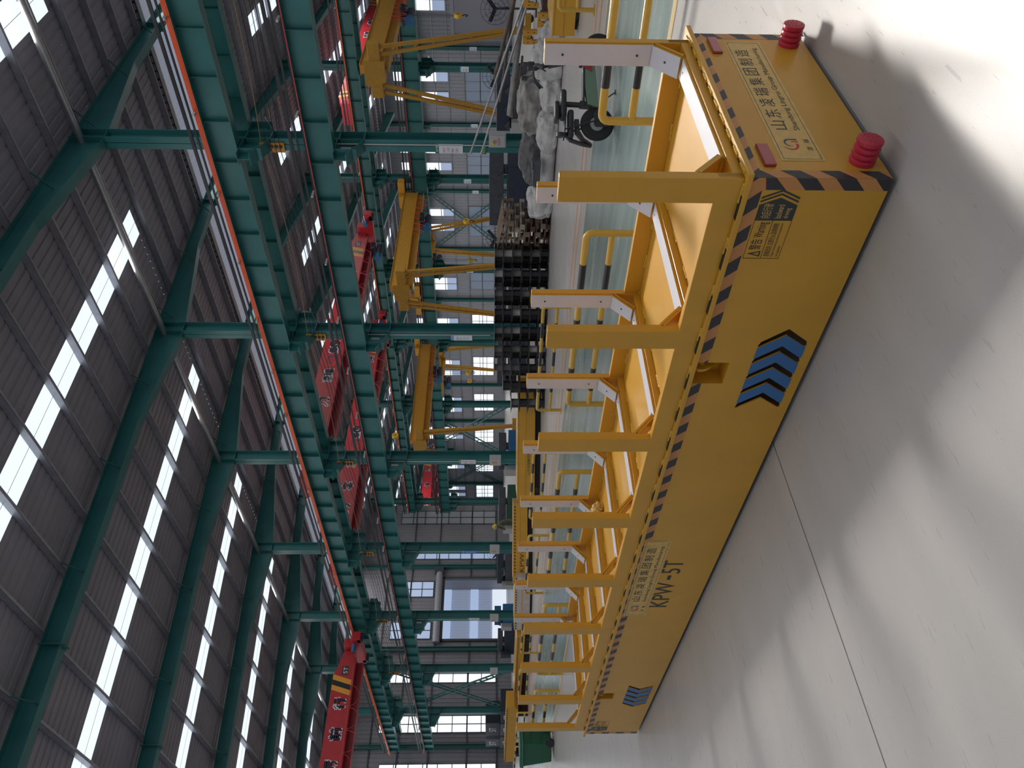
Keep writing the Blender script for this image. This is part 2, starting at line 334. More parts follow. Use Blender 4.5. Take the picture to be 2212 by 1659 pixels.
# ridge monitor: raised cap with pale ribbed underside and translucent side panels
rmz = ztop(XR)+1.55
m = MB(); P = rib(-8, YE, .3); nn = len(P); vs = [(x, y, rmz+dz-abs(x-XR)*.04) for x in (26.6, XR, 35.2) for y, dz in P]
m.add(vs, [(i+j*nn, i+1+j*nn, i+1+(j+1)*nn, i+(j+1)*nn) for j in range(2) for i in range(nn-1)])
struct(m.build('trim_5', mat('ridge_cap_sheet_glow', (.50, .52, .60), .5, emit=.16), recalc=False), 'pale ribbed cap sheet raised over the ridge opening', 'ridge cap')  # faint emission paints in the daylight on the cap underside
for k in range(-2, 7):
    y = Y1+S1*k+3.57; p = MB(); p.box((27.4, y, rmz-.12), (30.2, y+skw, rmz-.1))
    struct(p.build(f'window_{n}', SKY), 'short bright roof light crossing the raised ridge cap', 'skylight'); n += 1
for x, nm in ((27.75, 'near'), (33.95, 'far')):
    p = MB(); p.box((x-.02, -8, ztop(x)+.5), (x+.02, YE, rmz-.1)); o = p.build(f'window_{n}', SKYW); n += 1
    struct(o, f'translucent panel band along the {nm} side of the ridge', 'skylight')
    q = MB()
    for j in range(55): q.box((x-.03, -8+j*1.26, ztop(x)+.5), (x+.03, -8+j*1.26+.03, rmz-.1))
    q.build('panel_joint', PURL, o)
    c = MB(); s = -1 if x > 30 else 1
    c.box((x-.05, -8, ztop(x)+.02), (x+.05, YE, ztop(x)+.52)); c.box((x-.16*s-.11, -8, ztop(x)+.0), (x-.16*s+.11, YE, ztop(x)+.03))
    c.m = 1; j = -8
    while j < YE: c.box((x-s*.3-.03, j, ztop(x)+.06), (x-s*.3+.03, j+.22, ztop(x)+.13)); j += .3
    struct(c.build('trim_%d' % (6 if s > 0 else 7), [PURL, ALU]), f'galvanised kerb and slotted purlin beside the {nm} ridge panel', 'purlin')
# purlins, one object each
def purlin(x, y0, y1):
    m = MB(); z = ztop(x)
    m.box((x-.035, y0, z), (x-.03, y1, z+.22)); m.box((x-.035, y0, z), (x+.04, y1, z+.006)); m.box((x-.035, y0, z+.212), (x+.04, y1, z+.218))
    struct(m.build('purlin', PURL, recalc=False), 'galvanised roof purlin under the %s slope' % ('near' if x < XR else 'far'), 'purlin')
x = 3.2
while x < 27.6: purlin(x, -4, YE); x += 1.7
x = 34.9
while x < X3: purlin(x, -4, 100 if x > X2 else YE); x += 1.7
m = MB(); m.cyl((X1-.2, -4, ztop(X1)-.3), (X1-.2, YE, ztop(X1)-.3), .1, 12)
struct(m.build('eave_tube', STEEL, smooth=True), 'round steel tie tube joining the column heads', 'tube')
# rafters
def rafter(y):
    xs = [XL, 15.2, X1-.35, X1, X1+.35, 24.5, XR, 36.5, X2-.4, X2, X2+.4, 46.5, 60, X3-.3]; dep = [.5, .5, .95, .95, .95, .45, .45, .5, .95, .95, .95, .5, .5, .8]
    m = MB()
    for i in range(len(xs)-1):
        a, b = xs[i], xs[i+1]; za, zb = ztop(a), ztop(b); da, db = dep[i], dep[i+1]
        m.add([(a, y-.006, za), (b, y-.006, zb), (b, y-.006, zb-db), (a, y-.006, za-da), (a, y+.006, za), (b, y+.006, zb), (b, y+.006, zb-db), (a, y+.006, za-da)], [(0, 1, 2, 3), (7, 6, 5, 4)])
        for z0, z1, t in ((za, zb, -.014), (za-da, zb-db, .014)):
            m.add([(a, y-.15, z0), (b, y-.15, z1), (b, y+.15, z1), (a, y+.15, z0), (a, y-.15, z0+t), (b, y-.15, z1+t), (b, y+.15, z1+t), (a, y+.15, z0+t)], [(0, 1, 2, 3), (7, 6, 5, 4), (0, 4, 5, 1), (2, 6, 7, 3)])
    for xx in (8, 27.8, 33.9, 52):
        z = ztop(xx); m.box((xx-.012, y-.16, z-.6), (xx+.012, y+.16, z+.06))
    o = m.build('rafter', TEAL); struct(o, 'teal tapered steel rafter carrying the roof', 'rafter')
    q = MB(); x = 3.2
    while x < 64:
        if not 27.5 < x < 34.5:
            for s in (-1, 1): q.bar((x, y+.55*s, ztop(x)+.02), (x, y+.04*s, ztop(x)-.4), .03, .03)
        x += 3.4
    q.build('fly_brace', TEALD, o)
for k in range(-1, 7): rafter(Y1+S1*k)
for k in range(7, 12):
    y = Y1+S1*k; m = MB(); xs = [X2, 46.5, 60, X3-.3]
    for a, b in zip(xs, xs[1:]):
        m.bar((a, y, ztop(a)-.25), (b, y, ztop(b)-.25), .02, .5); m.bar((a, y, ztop(a)-.5), (b, y, ztop(b)-.5), .3, .02)
    struct(m.build('rafter', TEALD), 'teal rafter of the far bay beyond the end wall', 'rafter')
# columns
def column(x, y, zb, tall, br_lo, br_hi, d=.46, w=.36, far=False):
    m = MB(); hw = w/2
    m.box((x-d/2, y-hw, 0), (x-d/2+.016, y+hw, tall)); m.box((x+d/2-.016, y-hw, 0), (x+d/2, y+hw, tall)); m.box((x-d/2, y-.007, 0), (x+d/2, y+.007, tall))
    z = 3
    for z in [b for b in (br_lo, br_hi) if b]:
        for zz in (z-.75, z-.05): m.box((x-d/2, y-hw, zz-.012), (x+d/2, y+hw, zz+.012))
    m.box((x-d/2-.1, y-hw-.1, 0), (x+d/2+.1, y+hw+.1, .03))
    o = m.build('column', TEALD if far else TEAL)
    for z in [b for b in (br_lo, br_hi) if b]:
        q = MB()
        for s in ((-1, 1) if x > X2-1 or z == br_hi else (-1,)):
            e = x+s*d/2; t = x+s*(d/2+.85)
            q.add([(e, y-.008, z), (t, y-.008, z), (t, y-.008, z-.35), (e, y-.008, z-.75), (e, y+.008, z), (t, y+.008, z), (t, y+.008, z-.35), (e, y+.008, z-.75)], [(0, 1, 2, 3), (7, 6, 5, 4), (0, 4, 5, 1), (1, 5, 6, 2), (2, 6, 7, 3)])
            q.box((min(e, t), y-hw, z-.016), (max(e, t), y+hw, z)); q.bar((e, y, z-.75), (t, y, z-.35), w, .016)
            q.box((t-s*.3-.008, y-hw, z-.6), (t-s*.3+.008, y+hw, z))
        q.build('bracket', TEALD if far else TEAL, o)
    return o
names1 = ['first', 'second', 'third', 'fourth', 'fifth', 'sixth', 'seventh', 'eighth']
cols1 = []
for k in range(0, 7):
    o = column(X1, Y1+S1*k, 0, ztop(X1), 6.0, 8.62); cols1.append(o)
    struct(o, f'{names1[k]} teal steel column from the right in the near row', 'column')
    if k < 6:
        c = MB(); c.tube([(X1-.25, Y1+S1*k-.05, 1.7), (X1-.25, Y1+S1*k-.05, 6.0)], .022, 8); c.build('conduit', BOXW, o, smooth=True)
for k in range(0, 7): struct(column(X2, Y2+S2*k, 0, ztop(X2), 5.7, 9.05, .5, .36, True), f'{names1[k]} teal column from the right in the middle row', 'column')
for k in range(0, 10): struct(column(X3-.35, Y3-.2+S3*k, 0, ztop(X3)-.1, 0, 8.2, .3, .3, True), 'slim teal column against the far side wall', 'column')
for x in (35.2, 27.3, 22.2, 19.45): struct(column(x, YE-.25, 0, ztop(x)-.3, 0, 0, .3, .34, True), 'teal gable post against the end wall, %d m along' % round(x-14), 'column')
# crane runway beams
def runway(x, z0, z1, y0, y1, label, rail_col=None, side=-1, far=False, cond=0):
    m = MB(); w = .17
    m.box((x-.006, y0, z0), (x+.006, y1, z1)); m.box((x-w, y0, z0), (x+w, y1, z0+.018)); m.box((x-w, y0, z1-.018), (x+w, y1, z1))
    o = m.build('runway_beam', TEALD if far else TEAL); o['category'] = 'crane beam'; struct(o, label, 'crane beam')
    q = MB(); y = y0+.6
    while y < y1: q.box((x-w+.01, y-.006, z0+.02), (x+w-.01, y+.006, z1-.02)); y += 1.2
    q.build('stiffener', TEALD, o)
    q = MB(); q.box((x-.03, y0, z1), (x+.03, y1, z1+.1)); q.build('crane_rail', RAILM, o)
    if rail_col:
        q = MB()
        for j in range(cond):
            q.bar((x+side*.27, y0, z1-.03+.036*j), (x+side*.27, y1, z1-.03+.036*j), .022, .026)
        q.build('conductor_bar', rail_col, o)
        q = MB(); y = y0+1.5
        while y < y1: q.box((x+side*.12, y-.03, z1+.03), (x+side*.42, y+.03, z1+.09)); y += 2.4
        q.build('conductor_clip', BOXW, o)
        q = MB(); q.bar((x+side*.12, y0, z1+.42), (x+side*.12, y1, z1+.42), .05, .09); q.bar((x+side*.16, y0, z1+.24), (x+side*.16, y1, z1+.24), .04, .05); q.build('cable_tray', RAILM, o)
    return o
runway(X1-.58, 8.66, 9.42, -2, 60.4, 'upper teal crane beam along the near columns with orange conductor', ORG, -1, cond=4)
runway(X1-.58, 6.02, 6.74, -2, 60.4, 'lower teal crane beam along the near columns with red conductor', REDC, -1, cond=1)
runway(X1+.75, 8.66, 9.3, -2, 60.4, 'upper teal crane beam on the far side of the near columns')
runway(X2-.8, 9.1, 9.75, -2, 60.4, 'upper teal crane beam before the middle row with orange conductor', ORG, -1, True, 2)
runway(X2+.95, 9.1, 9.75, -2, 98, 'upper teal crane beam behind the middle row of columns', None, -1, True)
runway(X2-.8, 5.75, 6.65, -2, 60.4, 'lower teal crane beam before the middle row with red conductor', REDC, -1, True, 1)
runway(X3-1.0, 8.2, 8.9, -2, 98, 'teal crane beam along the far side wall', None, -1, True)
# walls
def sheetwall(mb, fixed, axis, a0, a1, z0, z1):
    P = rib(a0, a1, .34, .035); nn = len(P)
    def pt(a, d, z): return (fixed+d, a, z) if axis == 'y' else (a, fixed+d, z)
    zt = lambda a: z1 if not callable(z1) else z1(a)
    vs = [pt(a, d, z0) for a, d in P]+[pt(a, d, zt(a)) for a, d in P]
    mb.add(vs, [(i, i+1, i+1+nn, i+nn) for i in range(nn-1)])
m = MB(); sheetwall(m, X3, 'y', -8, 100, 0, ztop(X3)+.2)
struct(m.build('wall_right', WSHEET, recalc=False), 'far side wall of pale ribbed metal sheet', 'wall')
m = MB(); ez = lambda a: ztop(a)+.2
DX0, DX1, DZ = 28.15, 34.1, 6.05
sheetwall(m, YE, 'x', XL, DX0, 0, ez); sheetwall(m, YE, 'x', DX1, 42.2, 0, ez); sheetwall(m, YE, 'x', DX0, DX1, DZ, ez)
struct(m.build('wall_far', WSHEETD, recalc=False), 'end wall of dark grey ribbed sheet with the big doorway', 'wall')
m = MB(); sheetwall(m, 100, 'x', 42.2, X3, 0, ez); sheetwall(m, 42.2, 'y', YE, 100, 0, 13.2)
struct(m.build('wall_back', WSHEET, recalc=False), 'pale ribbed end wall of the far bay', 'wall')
m = MB()
for i, z in enumerate((2.85, 4.3, 5.75, 7.05, 8.85, 10.6)): m.box((X3-.1, -8, z-.04), (X3-.02, 100, z+.04))
struct(m.build('trim_8', ALU), 'galvanised girts across the far side wall', 'wall rail')
m = MB()
for z in (6.6, 9.0, 11.2): m.box((XL, YE-.1, z-.05), (28.0 if z < 7 else 42.2, YE-.02, z+.05))
m.box((34.3, YE-.1, 6.55), (42.2, YE-.02, 6.65)); m.box((14, YE-.1, 1.2), (28, YE-.02, 1.28)); m.box((34.3, YE-.1, 1.2), (42.2, YE-.02, 1.28))
m.box((14, YE-.1, 3.55), (28, YE-.02, 3.65)); m.box((34.3, YE-.1, 3.55), (42.2, YE-.02, 3.65))
struct(m.build('trim_9', DFR), 'dark girts across the end wall', 'wall rail')
def window(plane, a0, a1, z0, z1, cols, rows, m1, label, frame=ALU, lower=None, zl=0, t=.03):
    global n
    def bx(mb, u0, u1, v0, v1, d0, d1):
        if plane == 'R': mb.box((X3-d1, u0, v0), (X3-d0, u1, v1))
        else: mb.box((u0, YE-d1, v0), (u1, YE-d0, v1))
    p = MB(); bx(p, a0, a1, z0, z1, .045, .06)
    mm = [m1]
    if lower: p.m = 1; mm.append(lower); bx(p, a0, a1, zl, z0, .045, .06); p.m = 0
    o = p.build(f'window_{n}', mm); n += 1; struct(o, label, 'window')
    q = MB(); zz = zl if lower else z0
    for i in range(cols+1): u = a0+(a1-a0)*i/cols; bx(q, u-t, u+t, zz, z1, .04, .1)
    for j in range(rows+1): v = zz+(z1-zz)*j/rows; bx(q, a0-t, a1+t, v-t, v+t, .04, .1)
    q.build('window_frame', frame, o); return o
for y in (22.15, 28.27, 30.1, 35.4, 37.27, 42.6, 44.45, 49.8, 51.6, 52.5, 57.7, 64.67, 66.5, 71.6, 73.6, 77.6, 79.3, 86.2, 91.55, 93.2):
    window('R', y, y+.87, 6.85, 10.75, 1, 2, WIN, 'tall bright window strip high on the far side wall, %.1f m along' % (y-22), ALU, WINB, 5.7, .02)
for y0, y1 in ((28.2, 30.95), (35.6, 38.55), (42.3, 46.0), (49.7, 53.3)):
    window('R', y0, y1, 1.5, 4.15, 3, 2, WINL, 'low dull steel window on the far side wall, %.1f m along' % (y0-22))
for y0, y1 in ((57.1, 60.2), (64.1, 67.35), (70.9, 74.2), (77.65, 80.9), (86.2, 87.75), (91.3, 94.3)):
    window('R', y0, y1, 1.5, 4.1, 3, 3, WIN, 'low bright steel window on the far side wall, %.1f m along' % (y0-22))
for x0, x1, z0, z1, c, r, mt, lb in ((40.0, 41.48, 1.3, 10.5, 2, 8, WSHEET, 'tall glazed strip beside the corner of the end wall'), (36.1, 37.6, 1.25, 10.2, 2, 8, WINB, 'tall glazed strip right of the big doorway'),
        (24.5, 26.0, 1.3, 10.8, 2, 8, WIN, 'tall bright window strip left of the big doorway'), (20.55, 21.85, 1.3, 10.6, 2, 8, WIN, 'tall bright window strip behind the last near column'),
        (15.2, 18.25, 1.3, 10.3, 3, 8, WIN, 'wide bright window strip at the left end of the end wall'), (32.25, 33.77, 6.95, 10.1, 2, 3, WINB, 'grey window right above the doorway'), (28.3, 29.85, 7.0, 10.5, 2, 3, WINB, 'grey window left above the doorway')):
    window('E', x0, x1, z0, z1, c, r, mt, lb, DFR)
p = MB(); p.box((X3-.12, 14, 0), (X3-.05, 24.9, 5.05)); p.m = 1
p.box((X3-.2, 13.8, 5.05), (X3-.02, 25.1, 5.35)); p.box((X3-.2, 24.9, 0), (X3-.02, 25.1, 5.05))
struct(p.build('door_1', [ROLL, WSHEET]), 'wide grey roller shutter in the far side wall', 'door')
p = MB(); p.cyl((DX0-.3, YE-.35, 6.45), (DX1+.4, YE-.35, 6.45), .3, 20); o = p.build('door_2', ROLL, smooth=True); struct(o, 'rolled up shutter drum over the big doorway', 'door')
p = MB()
for x in (DX0, DX1): p.box((x-.1, YE-.2, 0), (x+.1, YE+.1, DZ))
p.box((DX0-.1, YE-.2, DZ-.1), (DX1+.1, YE+.1, DZ+.1)); p.box((DX1+.35, YE-.6, 6.1), (DX1+.9, YE-.1, 6.9)); p.build('door_frame', DFR, o)
# beyond the doorway: pale neighbouring hall, gate with railings, pavement
YO = 78.0
p = MB(); p.box((14, YE+.3, -.12), (42, YO, -.02)); struct(p.build('pavement', OUTP), 'pale paving outside the doorway, sunlight put in as its own glow', 'pavement')
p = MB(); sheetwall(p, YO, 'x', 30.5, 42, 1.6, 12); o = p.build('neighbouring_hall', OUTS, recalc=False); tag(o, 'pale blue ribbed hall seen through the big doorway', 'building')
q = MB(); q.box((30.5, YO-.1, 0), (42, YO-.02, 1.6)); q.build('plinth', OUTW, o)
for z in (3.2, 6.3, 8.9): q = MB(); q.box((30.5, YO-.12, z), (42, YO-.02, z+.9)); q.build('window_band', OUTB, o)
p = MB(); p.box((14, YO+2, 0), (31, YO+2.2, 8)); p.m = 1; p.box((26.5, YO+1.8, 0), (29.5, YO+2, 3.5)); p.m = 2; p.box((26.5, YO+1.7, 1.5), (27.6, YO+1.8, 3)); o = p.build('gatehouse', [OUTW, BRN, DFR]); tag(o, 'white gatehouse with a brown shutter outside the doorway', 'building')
# ================================================================ the long yellow transfer cart
CW, CL, CH, DK, FWD = 1.345, 6.868, .588, .612, 1.283
DEL = R(-1.83786)
cart = empty('transfer_cart', (2.55925, 1.4827, 0), 'long yellow rail-less transfer cart with nine pairs of upright posts, in the foreground', 'transfer cart', rz=DEL)
def side_l(u, v): return (0, u, v)                    # left side face, u along the cart
def side_txt(o): return lambda u, v: (-.0012-o, -u, v)  # lettering that reads from outside: u runs towards the near end
def end_txt(o): return lambda u, v: (u, -.0012-o, v)
def chev(k, grow=0, inner=False):                    # one slot of the vent, near-end vent
    o = .1138*k; w = .041/2+grow
    A, B, C_ = (.918, .303), (.8345, .191), (.912, .08)
    def off(s): return [(y+s*w+o, z) for y, z in (A, B, C_)]
    outer = off(-1); inn = off(1)
    return [(outer[0][0]+.004, A[1]), outer[1], (outer[2][0]+.004, C_[1]), ((outer[2][0]+inn[2][0])/2+.012, C_[1]-.009), inn[2], inn[1], inn[0], ((outer[0][0]+inn[0][0])/2+.012, A[1]+.009)]
slots = [chev(k) for k in range(5)]
mir = lambda P: [(6.84-y, z) for y, z in P][::-1]
slots2 = [mir(P) for P in slots]
lug = [(1.046, .422), (1.2, .422), (1.2, .580), (1.046, .580)]
holes = slots+slots2+[lug, mir(lug)]
rect = [(0, .025), (CL, .025), (CL, CH), (0, CH)]
body = MB()
body.prism(rect, side_l, (.008, 0, 0), holes)
body.prism(rect, lambda u, v: (CW-.008, u, v), (.008, 0, 0), slots2+slots)
body.box((.008, 0, .025), (CW-.008, .008, CH)); body.box((.008, CL-.008, .025), (CW-.008, CL, CH)); body.box((.008, .008, CH-.01), (CW-.008, CL-.008, CH))
body.box((.3, 2.2, .12), (1.05, 4.6, .5))
body.build('body', YEL, cart)
for lg in (lug, mir(lug)):
    y0, y1 = lg[0][0], lg[1][0]; y0, y1 = min(y0, y1), max(y0, y1)
    p = MB()
    p.box((.1, y0-.02, .40), (.108, y1+.02, .585)); p.box((.008, y0-.008, .41), (.1, y0, .585)); p.box((.008, y1, .41), (.1, y1+.008, .585)); p.box((.008, y0, .414), (.1, y1, .422))
    pk = p.build('lug_pocket', YEL, cart)
    ym = (y0+y1)/2; q = MB(); P = [(.1, .58), (.1, .44)]+[(.048-.045*math.sin(t), .53-.05*math.cos(t)) for t in [PI*i/14*.9+.3 for i in range(12)]]+[(.03, .58)]
    H = [(.05+.018*math.cos(2*PI*i/14), .535+.018*math.sin(2*PI*i/14)) for i in range(14)]
    q.prism(P, lambda u, v: (u, ym-.01-(.58-v)*.35, v), (0, .018, .006), [H]); q.build('lifting_lug', YEL, pk)
for mm in (lambda P: P, mir):
    bands = []
    for k in range(4):
        a = chev(k); b = chev(k+1)
        bands.append([a[6], a[5], a[4], (a[4][0]+.004, .074), (b[2][0], .074), b[2], b[1], b[0], (b[0][0], .31), (a[6][0]+.004, .31)])
    p = MB()
    for Bn in bands: p.prism(mm(Bn), lambda u, v: (-.0012, u, v), (.001, 0, 0))
    p.build('vent_panel', BLUE, cart)['label'] = 'blue vent panel with chevron slots'
p = MB(); p.box((-.025, -.03, CH), (CW+.03, CL+.03, DK)); p.build('deck', YEL, cart, bevel=.003)
p = MB()                                              # stitch welds along the deck edge
rr = random.Random(3)
def weld(p0, p1, every, ln):
    a, b = Vector(p0), Vector(p1); L = (b-a).length; t = .02
    while t < L-ln:
        s = a.lerp(b, t/L); e = a.lerp(b, (t+ln)/L); st = 6
        p.tube([s.lerp(e, i/st)+Vector((rr.uniform(-.002, .002), rr.uniform(-.002, .002), rr.uniform(-.001, .002))) for i in range(st+1)], .006, 6); t += every
weld((0, -.012, DK), (FWD, -.012, DK), .13, .07); weld((-.004, 0, DK), (-.004, CL, DK), .26, .09); weld((FWD-.045, .12, DK+.002), (FWD-.045, CL, DK+.002), .3, .1)
for k in range(9):
    y = k*.8313+.118; weld((.06, y+.002, DK), (1.24, y+.002, DK), .3, .1)
    if k: weld((.06, y-.125, DK), (1.24, y-.125, DK), .3, .1)
p.build('weld_bead', WELD, cart, smooth=True)
p = MB()                                              # dark gaps between the welds
for t in [x*.26+.13 for x in range(26)]: p.box((-.0225, t-.055, DK+.0005), (-.001, t+.055, DK+.003))
for t in [x*.13+.085 for x in range(10)]: p.box((t-.0, -.006, DK+.0005), (t+.055, -.0005, DK+.003))
p.build('weld_gap', DARK, cart)
# base rails with rounded cut corners between the posts
def rail_poly():
    P = [(.005, DK), (6.77, DK)]; c = .03; h0 = .716
    for k in range(8, -1, -1):
        ya, yb = k*.8313+.005, k*.8313+.12
        P += [(yb, h0 if k == 8 else h0+c)] if k == 8 else [(yb+c, h0), (yb+c*.3, h0+c*.3), (yb, h0+c)]
        P += [(ya, h0)] if k == 0 else [(ya, h0+c), (ya-c*.3, h0+c*.3), (ya-c, h0)]
    return P
for x, nm in ((0, 'near'), (FWD-.04, 'far')):
    p = MB(); p.box((x, .005, DK), (x+.04, 6.77, .716)); p.build('base_rail', YEL, cart, bevel=.003)
def post_mesh(sx):
    p = MB(); x0, x1 = (0, .043) if sx > 0 else (FWD-.043, FWD)
    p.box((x0-.0006, .005, DK), (x1, .12, 1.343)); return p
pm = {}
for k in range(9):
    y = k*.8313
    for sx in (1, -1):
        if (sx, 'post') not in pm:
            po = post_mesh(sx).build('post', YEL, cart, bevel=.003)
            xi = .043 if sx > 0 else FWD-.043
            q = MB(); a = (xi, .012, .79); b = (xi+sx*.014, .12, 1.341); q.box((min(a[0], b[0]), a[1], a[2]), (max(a[0], b[0]), b[1], b[2])); q.mi = [1]*6; q.mi[3 if sx > 0 else 5] = 0; q.build('pad', [UHMW, YEL], po, recalc=False)
            s = MB()
            for z in (.87, 1.25): s.cyl((xi+sx*.0135, .066, z), (xi+sx*.0155, .066, z), .0065, 12)
            s.build('screw', SCREW, po)
            g = MB(); xa, za, xb, zb = xi+sx*.010, .785, xi+sx*.142, .667
            g.bar((xa-sx*.006, .062, za-.004), (xb-sx*.006, .062, zb-.004), .112, .010, (sx*.67, 0, .74)); br = g.build('corner_brace', YEL, po)
            g = MB(); g.bar((xa+sx*.006, .066, za+.008), (xb+sx*.006, .066, zb+.008), .106, .014, (sx*.67, 0, .74)); g.mi = [1, 1, 1, 1, 0, 1]; g.build('corner_pad', [UHMW, YEL], po, recalc=False)
            g = MB(); nrm = Vector((sx*.67, 0, .74)); c = Vector(((xa+xb)/2+sx*.006, .066, (za+zb)/2+.008))+nrm*.0065; g.cyl(c, c+nrm*.002, .0065, 12); g.build('corner_screw', SCREW, po)
            pm[(sx, 'post')] = po
        else:
            po = dup(pm[(sx, 'post')], (0, y, 0), parent=cart)
for k in range(9):
    if k == 0:
        p = MB(); p.box((.043, .005, DK), (FWD-.043, .12, .652)); cb = p.build('crossbeam', YEL, cart, bevel=.003)
        q = MB(); q.box((.17, .018, .653), (FWD-.17, .118, .667)); q.mi = [1, 0, 1, 1, 1, 1]; q.build('pad', [UHMW, YEL], cb, recalc=False)
        s = MB()
        for x in (.24, FWD-.24): s.cyl((x, .068, .6665), (x, .068, .6685), .0065, 12)
        s.build('screw', SCREW, cb); cb0 = cb
    else: dup(cb0, (0, k*.8313, 0), parent=cart)
# hazard tape
def tape(name, f, rects, darks):
    p = MB()
    for u0, v0, u1, v1 in rects: p.add([f(u0, v0), f(u1, v0), f(u1, v1), f(u0, v1)], [(0, 1, 2, 3)])
    o = p.build(name, TORG, cart, recalc=False); o['label'] = 'black and orange hazard tape'
    q = MB()
    for poly in darks: q.add([Vector(f(u, v))+Vector(f(0, 0)).normalized()*0 for u, v in poly], [tuple(range(len(poly)))])
    return q, o
def clip_x(poly, lo, hi):
    def cl(P, ins, inter):
        Q = []
        for i in range(len(P)):
            a, b = P[i], P[(i+1) % len(P)]
            if ins(a): Q.append(a)
            if ins(a) != ins(b): Q.append(inter(a, b))
        return Q
    def it(c): return lambda a, b: (c, a[1]+(b[1]-a[1])*(c-a[0])/(b[0]-a[0]))
    P = cl(poly, lambda q: q[0] >= lo, it(lo)); return cl(P, lambda q: q[0] <= hi, it(hi)) if P else P
def stripes_h(t0, t1, per, first, dark, z0, z1, sh):
    out = []; y = first-per
    while y < t1:
        P = clip_x([(y, z0), (y+dark, z0), (y+dark+sh, z1), (y+sh, z1)], t0, t1)
        if len(P) > 2: out.append(P)
        y += per
    return out
def taped(f, fd, rects, polys):
    p = MB()
    for u0, v0, u1, v1 in rects: p.add([f(u0, v0), f(u1, v0), f(u1, v1), f(u0, v1)], [(0, 1, 2, 3)])
    o = p.build('hazard_tape', TORG, cart, recalc=False); o['label'] = 'black and orange hazard tape'
    q = MB()
    for P in polys: q.add([fd(u, v) for u, v in P], [tuple(range(len(P)))])
    q.build('tape_stripe', TBLK, o, recalc=False)
lf = lambda d: (lambda u, v: (-d, u, v)); ef = lambda d: (lambda u, v: (u, -d, v))
cut = lambda P: [q for q in P]
pol = []
for P in stripes_h(0, CL, .1615, .056, .079, .531, CH-.001, .053):
    for lo, hi in ((0, 1.046), (1.2, 5.64), (5.794, CL)):
        Q = clip_x(P, lo, hi)
        if len(Q) > 2: pol.append(Q)
taped(lf(.0006), lf(.001), [(0, .531, 1.046, CH-.001), (1.2, .531, 5.64, CH-.001), (5.794, .531, CL, CH-.001)], pol)
taped(ef(.0006), ef(.001), [(0, .543, CW, CH-.001)], stripes_h(0, CW, .166, .155, .082, .543, CH-.001, -.045))
def stripes_v(u0, u1, c0, hw, slope, z0, z1, per=.158):
    out = []; c = c0-3*per
    while c < z1+.2:
        P = [(u0, c+slope*u0-hw), (u1, c+slope*u1-hw), (u1, c+slope*u1+hw), (u0, c+slope*u0+hw)]
        P = [(u, min(max(v, z0), z1)) for u, v in P]
        if max(v for u, v in P)-min(v for u, v in P) > .005: out.append(P)
        c += per
    return out
taped(lf(.0006), lf(.001), [(0, .026, .054, .531)], stripes_v(0, .054, .37, .04, -.95, .026, .531))
taped(ef(.0006), ef(.001), [(0, .026, .054, .543)], stripes_v(0, .054, .37, .04, .95, .026, .543))
taped(ef(.0006), ef(.001), [(CW-.062, .026, CW, .543)], [[(CW-.062, min(.54, max(.026, z-.0))), (CW, min(.54, z+.04)), (CW, min(.543, z+.116)), (CW-.062, min(.543, z+.078))] for z in (.43, .275, .12)])
taped(lf(.0006), lf(.001), [(CL-.054, .026, CL, .531)], stripes_v(CL-.054, CL, .37-.95*0, .04, 0, .026, .531))
# name plates: clear stickers with frame, lettering and emblem
def nameplate(f, fo, u0, v0, u1, v1):
    """f(layer)->mapping; u is the reading direction"""
    F0, F1, F2 = f(0), f(.0005), f(.0009); W_, H_ = u1-u0, v1-v0
    p = MB(); p.add([F0(u0-.012, v0-.012), F0(u1+.012, v0-.012), F0(u1+.012, v1+.012), F0(u0-.012, v1+.012)], [(0, 1, 2, 3)])
    o = p.build('nameplate', PLATE, cart, recalc=False)
    q = MB(); t = .0022
    for a, b, c, d in ((u0, v0, u1, v0+t), (u0, v1-t, u1, v1), (u0, v0, u0+t, v1), (u1-t, v0, u1, v1)): q.add([F1(a, b), F1(c, b), F1(c, d), F1(a, d)], [(0, 1, 2, 3)])
    q.build('frame_line', INK, o, recalc=False)
    q = MB(); cx0 = u0+.215*W_; cw = .735*W_/8
    for i, ch in enumerate('山东凌瑞集团制造'): text(ch, F2, cw*.74, H_*.43, mb=q, at=(cx0+i*cw, v0+.47*H_))
    text('Shandong Lingrui Group Manufacturing', F2, .735*W_, H_*.2, mb=q, at=(cx0-.005*W_, v0+.12*H_))
    text('凌', F2, .028*W_, H_*.15, mb=q, at=(u0+.06*W_, v0+.1*H_)); text('瑞', F2, .028*W_, H_*.15, mb=q, at=(u0+.115*W_, v0+.1*H_))
    q.build('lettering', INK, o, recalc=False)
    q = MB(); logo(q, F2, (u0+.065*W_, v0+.36*H_), .085*W_, .52*H_); q.build('emblem', [LRED, LNAVY], o, recalc=False)
nameplate(end_txt, None, .138, .266, 1.236, .424)
nameplate(side_txt, None, -3.917, .405, -2.788, .557)
q = MB(); T = side_txt(.0006)
def stencil(a, b, c, d): q.add([T(a, b), T(c, b), T(c, d), T(a, d)], [(0, 1, 2, 3)])
text('KPW', T, .40, .135, mb=q, at=(-3.775, .252)); stencil(-3.33, .305, -3.265, .33); text('5T', T, .19, .135, mb=q, at=(-3.235, .252))
q.build('model_lettering', INK, cart, recalc=False)
